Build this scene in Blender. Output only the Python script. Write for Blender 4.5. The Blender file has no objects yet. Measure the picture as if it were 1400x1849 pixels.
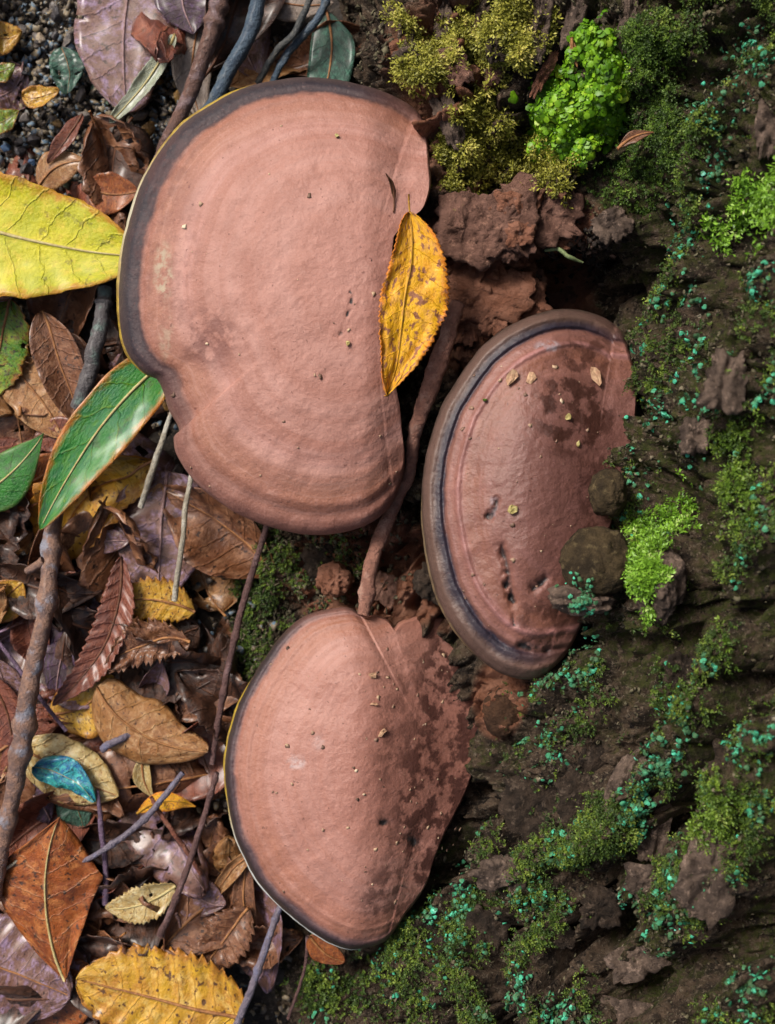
import bpy, math, random
import numpy as np
from mathutils import Vector, Matrix

random.seed(7)
RNG = np.random.default_rng(11)
SC = bpy.context.scene
COL = SC.collection

# ------------------------------------------------------------------ camera
CAM_H = 0.48
TANV = math.tan(math.radians(23.0))
S = TANV / 924.5
cam_d = bpy.data.cameras.new('camera')
cam_d.sensor_fit = 'VERTICAL'
cam_d.sensor_height = 36.0
cam_d.lens = 18.0 / TANV
cam_d.clip_start = 0.01
cam_d.clip_end = 100.0
cam_d.dof.use_dof = True
cam_d.dof.focus_distance = CAM_H - 0.068
cam_d.dof.aperture_fstop = 13.0
cam = bpy.data.objects.new('camera', cam_d)
cam.location = (0, 0, CAM_H)
COL.objects.link(cam)
SC.camera = cam

# ------------------------------------------------------------------ sky and sun
SUN_EL, SUN_AZ = math.radians(48), math.radians(-48)     # azimuth measured from +y towards +x
world = bpy.data.worlds.new('World')
SC.world = world
world.use_nodes = True
wn = world.node_tree.nodes
sky = wn.new('ShaderNodeTexSky')
sky.sky_type = 'NISHITA'
sky.sun_disc = False
sky.sun_elevation = SUN_EL
sky.sun_rotation = SUN_AZ
sky.air_density = 1.0
sky.dust_density = 6.0
sky.ozone_density = 0.6
bg = wn['Background']
bg.inputs['Strength'].default_value = 0.055
world.node_tree.links.new(sky.outputs[0], bg.inputs['Color'])
sun_d = bpy.data.lights.new('sun', 'SUN')
sun_d.energy = 1.5
sun_d.angle = math.radians(14)
sun_d.color = (1.0, 0.95, 0.89)
sun = bpy.data.objects.new('sun', sun_d)
sdir = Vector((math.sin(SUN_AZ) * math.cos(SUN_EL), math.cos(SUN_AZ) * math.cos(SUN_EL), math.sin(SUN_EL)))
sun.rotation_euler = sdir.to_track_quat('Z', 'Y').to_euler()
sun.location = sdir * 3
COL.objects.link(sun)
SC.view_settings.view_transform = 'Standard'
SC.view_settings.look = 'None'
SC.view_settings.gamma = 1.0
SC.view_settings.exposure = 1.3
SC.cycles.max_bounces = 5
SC.cycles.diffuse_bounces = 3

# ------------------------------------------------------------------ helpers
def Wp(px, py, z):
    px = np.asarray(px, float); py = np.asarray(py, float); z = np.asarray(z, float)
    k = S * (CAM_H - z)
    return np.stack(np.broadcast_arrays((px - 700) * k, -(py - 924.5) * k, z), -1)

def PX(P):
    k = S * (CAM_H - P[..., 2])
    return P[..., 0] / k + 700, 924.5 - P[..., 1] / k

def sstep(a, b, x):
    t = np.clip((x - a) / (b - a), 0, 1)
    return t * t * (3 - 2 * t)

def _hash(i, j, k, seed):
    h = (i * 374761393 + j * 668265263 + k * 2147483647 + seed * 974634777) & 0xFFFFFFFF
    h = ((h ^ (h >> 13)) * 1274126177) & 0xFFFFFFFF
    h = ((h ^ (h >> 16)) * 2246822519) & 0xFFFFFFFF
    return ((h ^ (h >> 15)) & 0xFFFF) / 65535.0

def vnoise(P, seed=0):
    f = np.floor(P); w = P - f
    w = w * w * w * (w * (w * 6 - 15) + 10)
    I = f.astype(np.int64); i, j, k = I[..., 0], I[..., 1], I[..., 2]
    r = 0
    for a in (0, 1):
        wa = w[..., 0] if a else 1 - w[..., 0]
        for b in (0, 1):
            wb = w[..., 1] if b else 1 - w[..., 1]
            for c in (0, 1):
                wc = w[..., 2] if c else 1 - w[..., 2]
                r = r + wa * wb * wc * _hash(i + a, j + b, k + c, seed)
    return r * 2 - 1

def fbm(P, octv=4, seed=0, gain=0.5):
    P = np.asarray(P, float); r = 0; a = 1; t = 0
    for o in range(octv):
        r = r + a * vnoise(P * (2.03 ** o) + 17.3 * o, seed + o)
        t += a; a *= gain
    return r / t

def worley(P, seed=0):
    f = np.floor(P).astype(np.int64); w = P - f
    d1 = np.full(P.shape[:-1], 9.0); d2 = d1.copy(); cid = np.zeros_like(d1)
    for a in (-1, 0, 1):
        for b in (-1, 0, 1):
            for c in (-1, 0, 1):
                i, j, k = f[..., 0] + a, f[..., 1] + b, f[..., 2] + c
                ox, oy, oz = _hash(i, j, k, seed), _hash(i, j, k, seed + 1), _hash(i, j, k, seed + 2)
                d = (a + ox - w[..., 0]) ** 2 + (b + oy - w[..., 1]) ** 2 + (c + oz - w[..., 2]) ** 2
                m = d < d1
                d2 = np.where(m, d1, np.minimum(d2, d)); cid = np.where(m, ox, cid); d1 = np.where(m, d, d1)
    return np.sqrt(d1), np.sqrt(d2), cid

def catmull(pts, n, closed=False):
    P = np.asarray(pts, float)
    if closed:
        Q = np.vstack([P[-1], P, P[0], P[1]]); m = len(P)
    else:
        Q = np.vstack([2 * P[0] - P[1], P, 2 * P[-1] - P[-2]]); m = len(P) - 1
    dense = []
    for i in range(m):
        p0, p1, p2, p3 = Q[i:i + 4]
        t = np.linspace(0, 1, 24, endpoint=False)[:, None]
        dense.append(0.5 * (2 * p1 + (p2 - p0) * t + (2 * p0 - 5 * p1 + 4 * p2 - p3) * t ** 2 + (3 * p1 - p0 - 3 * p2 + p3) * t ** 3))
    D = np.vstack(dense + [P[:1] if closed else P[-1:]])
    s = np.r_[0, np.cumsum(np.linalg.norm(np.diff(D, axis=0), axis=1))]
    q = np.linspace(0, s[-1], n, endpoint=not closed)
    return np.stack([np.interp(q, s, D[:, a]) for a in range(D.shape[1])], -1)

WOFF = {}
def put(o, loc, parent=None):
    loc = np.asarray(loc, float)
    WOFF[o.name] = loc
    o.location = loc - (WOFF[parent.name] if parent else 0)
    o.parent = parent
    COL.objects.link(o)

def tag(o, label=None, cat=None, group=None, kind=None):
    if label: o['label'] = label
    if cat: o['category'] = cat
    if group: o['group'] = group
    if kind: o['kind'] = kind
    return o

NAMED = []
def thing(name, loc, label, cat, group=None):
    o = bpy.data.objects.new(name, None)
    o.empty_display_size = 0.01
    put(o, loc)
    return tag(o, label, cat, group)

def mesh_data(name, V, F, mat=None, smooth=True, attrs=None, uv=None):
    me = bpy.data.meshes.new(name)
    F = [tuple(f) for f in F] if isinstance(F, list) else F.tolist()
    me.from_pydata(np.asarray(V).tolist(), [], F)
    if smooth:
        me.polygons.foreach_set('use_smooth', np.ones(len(me.polygons), bool))
    for k, a in (attrs or {}).items():
        at = me.attributes.new(k, 'FLOAT', 'POINT'); at.data.foreach_set('value', np.asarray(a, np.float32).ravel())
    if uv is not None:
        li = np.empty(len(me.loops), np.int32); me.loops.foreach_get('vertex_index', li)
        l = me.uv_layers.new(name='UVMap'); l.data.foreach_set('uv', np.asarray(uv, np.float32)[li].ravel())
    if mat: me.materials.append(mat)
    me.update()
    return me

def mobj(name, V, F, mat, parent=None, loc=None, **kw):
    """world-space vertices -> one mesh object whose origin is loc (default: centre of its base)"""
    V = np.asarray(V, float)
    if loc is None:
        if parent is not None: loc = WOFF[parent.name]
        else: loc = np.array([V[:, 0].mean(), V[:, 1].mean(), V[:, 2].min()])
    me = mesh_data(name, V - loc, F, mat, **kw)
    o = bpy.data.objects.new(name, me)
    put(o, loc, parent)
    return o

def grid_faces(nu, nv, closed_v=False):
    i = np.arange(nu - 1)[:, None]; j = np.arange(nv if closed_v else nv - 1)[None, :]
    j2 = (j + 1) % nv
    return np.stack([i * nv + j + 0 * j2, (i + 1) * nv + j, (i + 1) * nv + j2, i * nv + j2], -1).reshape(-1, 4)

def lin(c):
    c = np.asarray(c, float) / 255.0
    return np.where(c <= 0.04045, c / 12.92, ((c + 0.055) / 1.055) ** 2.4)

ALB = 0.72
SAT = 1.0
def sr(r, g, b, k=None):
    m_ = (r + g + b) / 3.0
    r, g, b = [min(255, max(4, m_ + (x - m_) * SAT)) for x in (r, g, b)]
    l = lin((r, g, b)) * (ALB if k is None else k)
    return (float(l[0]), float(l[1]), float(l[2]), 1.0)

# ------------------------------------------------------------------ node helper
class NT:
    def __init__(s, name):
        s.m = bpy.data.materials.new(name); s.m.use_nodes = True
        s.t = s.m.node_tree; s.b = s.t.nodes['Principled BSDF']
    def n(s, typ, ins=None, **props):
        d = s.t.nodes.new(typ)
        for k, v in props.items(): setattr(d, k, v)
        for k, v in (ins or {}).items(): s.set(d.inputs[k], v)
        return d
    def set(s, sock, v):
        if isinstance(v, bpy.types.NodeSocket): s.t.links.new(v, sock)
        else: sock.default_value = v
    def attr(s, name): return s.n('ShaderNodeAttribute', attribute_name=name).outputs['Fac']
    def noise(s, scale, detail=4, rough=0.55, vec=None, w=None, dist=0.0):
        d = s.n('ShaderNodeTexNoise', noise_dimensions='4D' if w is not None else '3D')
        d.inputs['Scale'].default_value = scale; d.inputs['Detail'].default_value = detail
        d.inputs['Roughness'].default_value = rough; d.inputs['Distortion'].default_value = dist
        if vec is not None: s.set(d.inputs['Vector'], vec)
        if w is not None: s.set(d.inputs['W'], w)
        return d.outputs['Fac']
    def obj(s): return s.n('ShaderNodeTexCoord').outputs['Object']
    def geo(s): return s.n('ShaderNodeNewGeometry').outputs['Position']
    def math(s, op, a, b=0.0, clamp=False):
        d = s.n('ShaderNodeMath', operation=op, use_clamp=clamp); s.set(d.inputs[0], a); s.set(d.inputs[1], b); return d.outputs[0]
    def ss(s, a, b, x):
        d = s.n('ShaderNodeMapRange', interpolation_type='SMOOTHSTEP')
        s.set(d.inputs['Value'], x); d.inputs['From Min'].default_value = a; d.inputs['From Max'].default_value = b
        return d.outputs['Result']
    def mix(s, f, a, b):
        d = s.n('ShaderNodeMix', data_type='RGBA'); s.set(d.inputs[0], f); s.set(d.inputs[6], a); s.set(d.inputs[7], b); return d.outputs[2]
    def ramp(s, f, stops):
        d = s.n('ShaderNodeValToRGB'); s.set(d.inputs[0], f)
        e = d.color_ramp.elements
        while len(e) < len(stops): e.new(0.5)
        for q, (p, c) in zip(e, stops): q.position = p; q.color = c
        return d.outputs[0]
    def bump(s, h, strength=0.5, dist=0.001):
        d = s.n('ShaderNodeBump'); d.inputs['Strength'].default_value = strength; d.inputs['Distance'].default_value = dist
        s.set(d.inputs['Height'], h); s.t.links.new(d.outputs[0], s.b.inputs['Normal'])
    def out(s, col=None, rough=None, coat=None, coat_rough=None, spec=None, sss=None):
        if col is not None: s.set(s.b.inputs['Base Color'], col)
        if rough is not None: s.set(s.b.inputs['Roughness'], rough)
        if coat is not None: s.set(s.b.inputs['Coat Weight'], coat)
        if coat_rough is not None: s.set(s.b.inputs['Coat Roughness'], coat_rough)
        if spec is not None: s.set(s.b.inputs['Specular IOR Level'], spec)
        return s.m

def simple_mat(name, c1, c2, scale=300, rough=0.7, spec=0.4, bump=0.4, bdist=0.0006, c3=None, coat=0.0):
    t = NT(name); v = t.obj()
    r = t.n('ShaderNodeObjectInfo').outputs['Random']
    w = t.math('MULTIPLY', r, 37.0)
    c = t.mix(t.ss(0.35, 0.65, t.noise(scale, 5, 0.6, v, w)), c1, c2)
    if c3 is not None: c = t.mix(t.ss(0.52, 0.66, t.noise(scale * 0.45, 4, 0.6, v, t.math('ADD', w, 9.0))), c, c3)
    t.bump(t.noise(scale * 3, 5, 0.65, v), bump, bdist)
    return t.out(c, rough, coat=coat, coat_rough=0.3, spec=spec)

# ------------------------------------------------------------------ ground
def ground():
    a = np.r_[-6, -3, -1.5, -0.8, -0.45, np.linspace(-0.30, 0.30, 240), 0.45, 0.8, 1.5, 3, 6]
    b = np.r_[-6, -3, -1.5, -0.8, -0.45, np.linspace(-0.30, 0.30, 240), 0.45, 0.8, 1.5, 3, 6]
    X, Y = np.meshgrid(a, b, indexing='ij')
    P = np.stack([X, Y, 0 * X], -1)
    z = 0.004 * fbm(P * 30, 4, 3) + 0.0022 * fbm(P * 140, 3, 5) - 0.002
    z = np.where(np.maximum(abs(X), abs(Y)) > 0.31, 0.0, z)
    P[..., 2] = z
    t = NT('forest_soil'); v = t.geo()
    c = t.mix(t.ss(0.4, 0.62, t.noise(90, 6, 0.65, v)), (0.016, 0.011, 0.008, 1), (0.06, 0.045, 0.032, 1))
    c = t.mix(t.ss(0.58, 0.7, t.noise(420, 4, 0.6, v)), c, (0.13, 0.10, 0.075, 1))
    t.bump(t.noise(500, 6, 0.7, v), 0.9, 0.0015)
    m = t.out(c, 0.75, spec=0.5)
    o = mobj('ground', P.reshape(-1, 3), grid_faces(len(a), len(b)), m, loc=(0, 0, 0))
    tag(o, kind='structure')
ground()

# ------------------------------------------------------------------ trunk surface
CP = [(560,-200,-.03),(575,60,-.03),(600,210,-.02),(560,350,-.012),(480,600,-.012),(410,850,-.012),(385,1000,-.006),(385,1200,-.006),
 (400,1400,-.006),(440,1600,-.006),(480,1760,-.006),(500,1950,-.012),(100,-200,-.06),(100,300,-.06),(100,800,-.06),(100,1300,-.06),(100,1950,-.06),
 (640,60,.012),(685,60,.055),(722,125,.064),(700,-100,.055),(775,250,.068),(800,350,.07),(860,60,.085),(900,200,.082),(950,-100,.09),(1000,60,.10),
 (1040,200,.10),(1000,300,.09),(900,330,.07),(820,400,.07),(920,410,.075),(1000,400,.068),(880,520,.060),(830,600,.052),(1040,500,.036),(1100,560,.045),
 (1000,620,.045),(900,700,.045),(1100,420,.065),(1120,200,.11),(1200,60,.13),(1180,300,.11),(1200,450,.11),(1280,300,.15),(1400,100,.18),(1400,400,.20),
 (1195,600,.095),(1165,700,.080),(1135,850,.078),(1075,980,.076),(1030,1170,.068),(1300,700,.17),(1400,700,.21),(1300,950,.18),(1400,1000,.22),
 (1120,1050,.12),(1250,1150,.16),(1000,1250,.08),(915,1270,.050),(1100,1300,.115),(1250,1350,.155),(1400,1400,.21),(905,1420,.050),(835,1540,.036),
 (1000,1500,.09),(1100,1600,.11),(1250,1600,.15),(1400,1700,.2),(755,1690,.030),(650,1760,.02),(550,1780,.006),(800,1800,.05),(1000,1800,.085),
 (1200,1849,.13),(700,2000,.03),(1000,2000,.08),(1400,2000,.2),(700,1300,.03),(800,1300,.030),(600,1400,.012),(650,1550,.018),(450,1000,.006),
 (550,1030,.018),(650,1020,.028),(750,1000,.035),(760,1080,.035),(500,1150,.008),(450,1250,.003),(700,450,.045),(720,700,.04),(600,600,.012),
 (700,850,.035),(650,300,.035),(1000,800,.055),(900,900,.045),(950,1100,.05)]
CP = np.array(CP, float)
def zcomp(z): return np.where(z > 0.06, 0.06 + (z - 0.06) * 0.5, z)
CP[:, 2] = zcomp(CP[:, 2])
CW = Wp(CP[:, 0], CP[:, 1], CP[:, 2])
def tps_fit(P, zv, reg):
    d = np.linalg.norm(P[:, None] - P[None], axis=-1)
    K = np.where(d > 0, d * d * np.log(d + 1e-12), 0) + reg * np.eye(len(P))
    A = np.c_[np.ones(len(P)), P]
    M = np.block([[K, A], [A.T, np.zeros((3, 3))]])
    return np.linalg.solve(M, np.r_[zv, 0, 0, 0])
TW = tps_fit(CW[:, :2] * 10, CW[:, 2], 0.004)
def trunk_f(X, Y):
    sh = X.shape; Q = np.stack([X.ravel(), Y.ravel()], -1) * 10
    out = TW[-3] + Q @ TW[-2:]
    for i in range(len(CW)):
        d2 = (Q[:, 0] - CW[i, 0] * 10) ** 2 + (Q[:, 1] - CW[i, 1] * 10) ** 2
        out += TW[i] * d2 * 0.5 * np.log(d2 + 1e-18)
    return np.clip(out, -0.02, 0.2).reshape(sh)

def seg_dist(px, py, poly):
    d = np.full(px.shape, 1e9)
    for (x0, y0), (x1, y1) in zip(poly[:-1], poly[1:]):
        vx, vy = x1 - x0, y1 - y0
        t = np.clip(((px - x0) * vx + (py - y0) * vy) / (vx * vx + vy * vy), 0, 1)
        d = np.minimum(d, np.hypot(px - x0 - t * vx, py - y0 - t * vy))
    return d
def blob(px, py, cx, cy, rx, ry, rot=0.0):
    c, s_ = math.cos(math.radians(rot)), math.sin(math.radians(rot))
    x, y = px - cx, py - cy
    return 1 - np.hypot((x * c + y * s_) / rx, (-x * s_ + y * c) / ry)      # 1 at centre, 0 on the rim

GROOVES = [([(1045,20),(990,140),(930,230),(890,330)],24,.011),([(1318,1250),(1280,1370),(1218,1475),(1135,1565),(1095,1600)],22,.022),([(965,1285),(905,1400),(862,1480),(800,1575)],18,.012),([(1000,1570),(1095,1650),(1060,1730)],22,.014),([(1395,980),(1365,1200),(1330,1260)],24,.014),([(1180,1180),(1120,1260),(1080,1340)],14,.008),([(1400,1560),(1360,1660)],26,.016),([(1240,560),(1200,700),(1160,800)],16,.010),([(870,1610),(900,1700),(880,1790)],16,.010),([(1290,1000),(1270,1130)],16,.010),([(1130,120),(1110,260)],14,.007),
 ([(1215,880),(1246,1000),(1240,1120)],28,.020),([(1340,1680),(1250,1760),(1120,1800)],46,.024),([(1200,400),(1130,500),(1060,570)],55,.013),
 ([(1090,1690),(1000,1750)],36,.018),([(775,20),(800,110)],14,.007),([(1390,250),(1330,330),(1300,560)],26,.011),([(1350,40),(1240,170)],36,.012),
 ([(820,1450),(900,1390),(960,1300)],18,.007),([(1000,1130),(1060,1160),(1250,1170)],20,.010),([(860,90),(870,220),(900,290)],16,.008),
 ([(985,1420),(960,1500),(900,1560)],10,.005),([(1050,1350),(1040,1440)],9,.005),([(715,170),(738,215),(752,262)],26,.012),([(1080,330),(1200,330)],20,.007)]

RIDGES = [([(1295,1180),(1245,1290),(1185,1400),(1100,1500),(1000,1545),(900,1580)],34,.009),([(1090,1140),(985,1330),(930,1420)],30,.006),([(1330,200),(1250,440),(1215,620),(1180,760),(1110,900)],34,.008),
 ([(1400,480),(1340,780),(1310,1000)],40,.007),([(1370,1300),(1330,1480),(1210,1700)],44,.007),([(960,1320),(900,1460),(820,1600),(760,1720)],22,.005),([(760,130),(790,300)],26,.005),([(930,20),(860,200)],30,.004)]
def build_trunk_surface():
    xs = np.linspace(-0.15, 0.117, 500)
    ys = np.r_[np.linspace(-0.34, -0.222, 40)[:-1], np.linspace(-0.222, 0.222, 740), np.linspace(0.222, 0.34, 40)[1:]]
    X, Y = np.meshgrid(xs, ys, indexing='ij')
    Z = trunk_f(X, Y)
    nw = 46
    s_ = np.linspace(0, 1, nw + 1)[1:] ** 1.6
    Xw = xs[-1] + 0.01 * np.sqrt(s_)[:, None] + 0.03 * s_[:, None] + 0 * Y[:1]
    Zw = Z[-1:] + s_[:, None] * 1.15
    Yw = np.repeat(Y[:1], nw, 0)
    P = np.stack([np.vstack([X, Xw]), np.vstack([Y, Yw]), np.vstack([Z, Zw])], -1)
    P[..., 0] += 1.1 * np.clip(abs(P[..., 1]) - 0.20, 0, 1) ** 2 * sstep(0.03, 0.12, P[..., 2])
    du = np.gradient(P, axis=0); dv = np.gradient(P, axis=1)
    N = np.cross(du, dv); N /= np.linalg.norm(N, axis=-1, keepdims=True) + 1e-12
    px, py = PX(P)
    amp = sstep(-0.012, 0.02, P[..., 2])
    al = P[..., 0] * 0.275 + P[..., 1] * 0.87 + P[..., 2] * 0.415          # along the bark fibres
    ac = P[..., 0] * 0.48 - P[..., 1] * 0.50 + P[..., 2] * 0.72
    zz_ = P[..., 2] * 0.55 - P[..., 0] * 0.83
    Q = np.stack([al * 30, ac * 84, zz_ * 60], -1)
    Q += 1.0 * np.stack([fbm(P * 48, 3, 20), fbm(P * 48, 3, 24), fbm(P * 48, 3, 28)], -1)
    d1, d2, cid = worley(Q, 40)
    crack = sstep(0.0, 0.26, d2 - d1)
    Q2 = np.stack([al * 90, ac * 260, zz_ * 150], -1)
    Q2 += 0.9 * np.stack([fbm(P * 170, 2, 30), fbm(P * 170, 2, 32), fbm(P * 170, 2, 34)], -1)
    e1, e2, eid = worley(Q2, 60)
    crack2 = sstep(0.0, 0.3, e2 - e1)
    var = sstep(-0.35, 0.35, fbm(P * 34, 2, 80)); var2 = sstep(-0.3, 0.3, fbm(P * 70, 2, 83))
    smoothz = np.clip(blob(px, py, 880, 540, 130, 90) * 2, 0, 1) * 0.6
    disp = ((crack - 1) * 0.0140 + (cid - 0.5) * 0.009) * (0.35 + 0.65 * var) + ((crack2 - 1) * 0.0034 + (eid - 0.5) * 0.002) * (0.3 + 0.7 * var2)
    disp = disp * (1 - smoothz)
    rid = 1 - abs(fbm(P * 62, 4, 52)) * 2.2
    disp += 0.008 * fbm(P * 26, 3, 50) + 0.0045 * (rid - 0.5) + 0.0030 * fbm(P * 150, 3, 54, 0.6) + 0.0013 * fbm(P * 480, 2, 58)
    for poly, wpx, dep in GROOVES:
        d = seg_dist(px + 14 * fbm(P * 120, 3, 70), py + 14 * fbm(P * 120, 3, 74), poly)
        disp -= dep * np.exp(-(d / wpx) ** 2)
    for poly, wpx, hh in RIDGES:
        d = seg_dist(px + 18 * fbm(P * 90, 3, 76), py + 18 * fbm(P * 90, 3, 78), poly)
        disp += hh * np.exp(-(d / wpx) ** 2)
    disp *= amp
    P2 = P + N * disp[..., None]
    du = np.gradient(P2, axis=0); dv = np.gradient(P2, axis=1)
    N2 = np.cross(du, dv); N2 /= np.linalg.norm(N2, axis=-1, keepdims=True) + 1e-12
    return P2, N2, crack * crack2, disp
TP, TN_, TCR, TD = build_trunk_surface()
TPX, TPY = PX(TP)
_n1 = fbm(TP * 45, 4, 90); _n2 = fbm(TP * 160, 3, 94)
DUST_LIT = np.clip(np.maximum.reduce([blob(TPX, TPY, 900, 520, 200, 230), blob(TPX, TPY, 700, 1040, 240, 120) * 0.8,
      blob(TPX, TPY, 930, 420, 170, 110), blob(TPX, TPY, 800, 160, 130, 260) * 0.55, blob(TPX, TPY, 900, 1260, 60, 80)]) * 2.6 + 0.5 * _n1 + 0.3 * _n2, 0, 1)  # spore dust; the upper blob also paints light-struck top bark brighter
MOSSF = np.clip(0.20 + 0.9 * _n1 + 0.5 * _n2 + 0.5 * sstep(1000, 1250, TPX) - 1.2 * DUST_LIT - 0.9 * np.maximum.reduce([
      np.clip(blob(TPX, TPY, 1030, 1440, 100, 130) * 2, 0, 1), np.clip(blob(TPX, TPY, 1260, 1600, 110, 160) * 2, 0, 1)]), 0, 1)

def trunk_objects():
    root = thing('tree_trunk', (0.35, 0, 0), 'mossy rugged tree trunk flaring to its foot behind the bracket fungi', 'tree')
    nu, nv = TP.shape[:2]
    V = TP.reshape(-1, 3); F = grid_faces(nu, nv)
    zc = V[F].max(1)[:, 2]
    F = F[zc > -0.016]
    # close the back, the top and both ends
    extra = []; base = len(V)
    top = TP[-1].copy(); rows = []
    for xx, zz in ((0.55, 1.2), (0.55, -0.05)):
        r = top.copy(); r[:, 0] = xx; r[:, 2] = zz; rows.append(r)
    V = np.vstack([V] + rows)
    j = np.arange(nv - 1); t0 = (nu - 1) * nv
    F = np.vstack([F, np.stack([t0 + j, base + j, base + j + 1, t0 + j + 1], -1), np.stack([base + j, base + nv + j, base + nv + j + 1, base + j + 1], -1)])
    for col in (0, nv - 1):
        idx = np.arange(nu) * nv + col
        n0 = len(V); dn = V[idx].copy(); dn[:, 2] = -0.05
        V = np.vstack([V, dn])
        i = np.arange(nu - 1)
        F = np.vstack([F, np.stack([idx[i], n0 + i, n0 + i + 1, idx[i + 1]], -1), [[idx[-1], n0 + nu - 1, base + nv + col, base + col]]])
    pad = len(V) - nu * nv
    at = {'dust_lit': np.r_[DUST_LIT.ravel(), np.zeros(pad)], 'moss': np.r_[MOSSF.ravel(), np.ones(pad) * .4], 'relief': np.r_[TD.ravel() * 100, np.zeros(pad)]}
    t = NT('bark'); v = t.geo()
    c = t.mix(t.ss(0.36, 0.64, t.noise(150, 6, 0.65, v)), (0.020, 0.014, 0.010, 1), (0.13, 0.088, 0.058, 1))
    c = t.mix(t.ss(0.56, 0.68, t.noise(420, 4, 0.6, v)), c, (0.17, 0.125, 0.09, 1))
    c = t.mix(t.ss(0.56, 0.62, t.noise(700, 5, 0.75, v)), c, (0.22, 0.175, 0.125, 1))
    c = t.mix(t.ss(0.55, 0.62, t.noise(380, 6, 0.75, v, dist=0.6)), c, (0.010, 0.007, 0.006, 1))
    mo = t.mix(t.noise(260, 4, 0.6, v), (0.014, 0.024, 0.005, 1), (0.095, 0.11, 0.018, 1))
    c = t.mix(t.math('MULTIPLY', t.math('MULTIPLY', t.ss(0.25, 0.8, t.attr('moss')), t.ss(0.40, 0.58, t.noise(330, 5, 0.7, v))), 0.85), c, mo)
    du = t.mix(t.ss(0.35, 0.65, t.noise(120, 5, 0.6, v)), (0.27, 0.105, 0.055, 1), (0.40, 0.19, 0.12, 1))
    c = t.mix(t.math('MULTIPLY', t.ss(0.15, 0.8, t.attr('dust_lit')), 0.9), c, du)
    hb = t.math('ADD', t.math('MULTIPLY', t.noise(260, 6, 0.75, v), 2.2), t.noise(1100, 5, 0.75, v))
    t.bump(hb, 1.0, 0.0022)
    m = t.out(c, 0.85, spec=0.2)
    mobj('trunk', V, F, m, root, attrs=at)
    return root
TRUNK = trunk_objects()

# nearest trunk surface point under a pixel (visible one)
_in = (TPX > -50) & (TPX < 1480) & (TPY > -120) & (TPY < 1960) & (TP[..., 2] > -0.01) & (TP[..., 2] < 0.3)
_iP = TP[_in]; _iN = TN_[_in]; _ipx = TPX[_in]; _ipy = TPY[_in]
def surf(px, py):
    d = np.hypot(_ipx - px, _ipy - py)
    k = np.argpartition(d, 6)[:6]
    i = k[np.argmax(_iP[k, 2])]
    return _iP[i].copy(), _iN[i].copy()

# ------------------------------------------------------------------ bracket fungi
def window(s, a, b, soft=0.04):
    """1 on the arc a -> b of a closed parameter in [0,1)"""
    w = (b - a) % 1.0; q = (s - a) % 1.0
    q = np.where(q > (1 + w) / 2, q - 1, q)
    return sstep(-soft, soft, q) * (1 - sstep(w - soft, w + soft, q))

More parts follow.
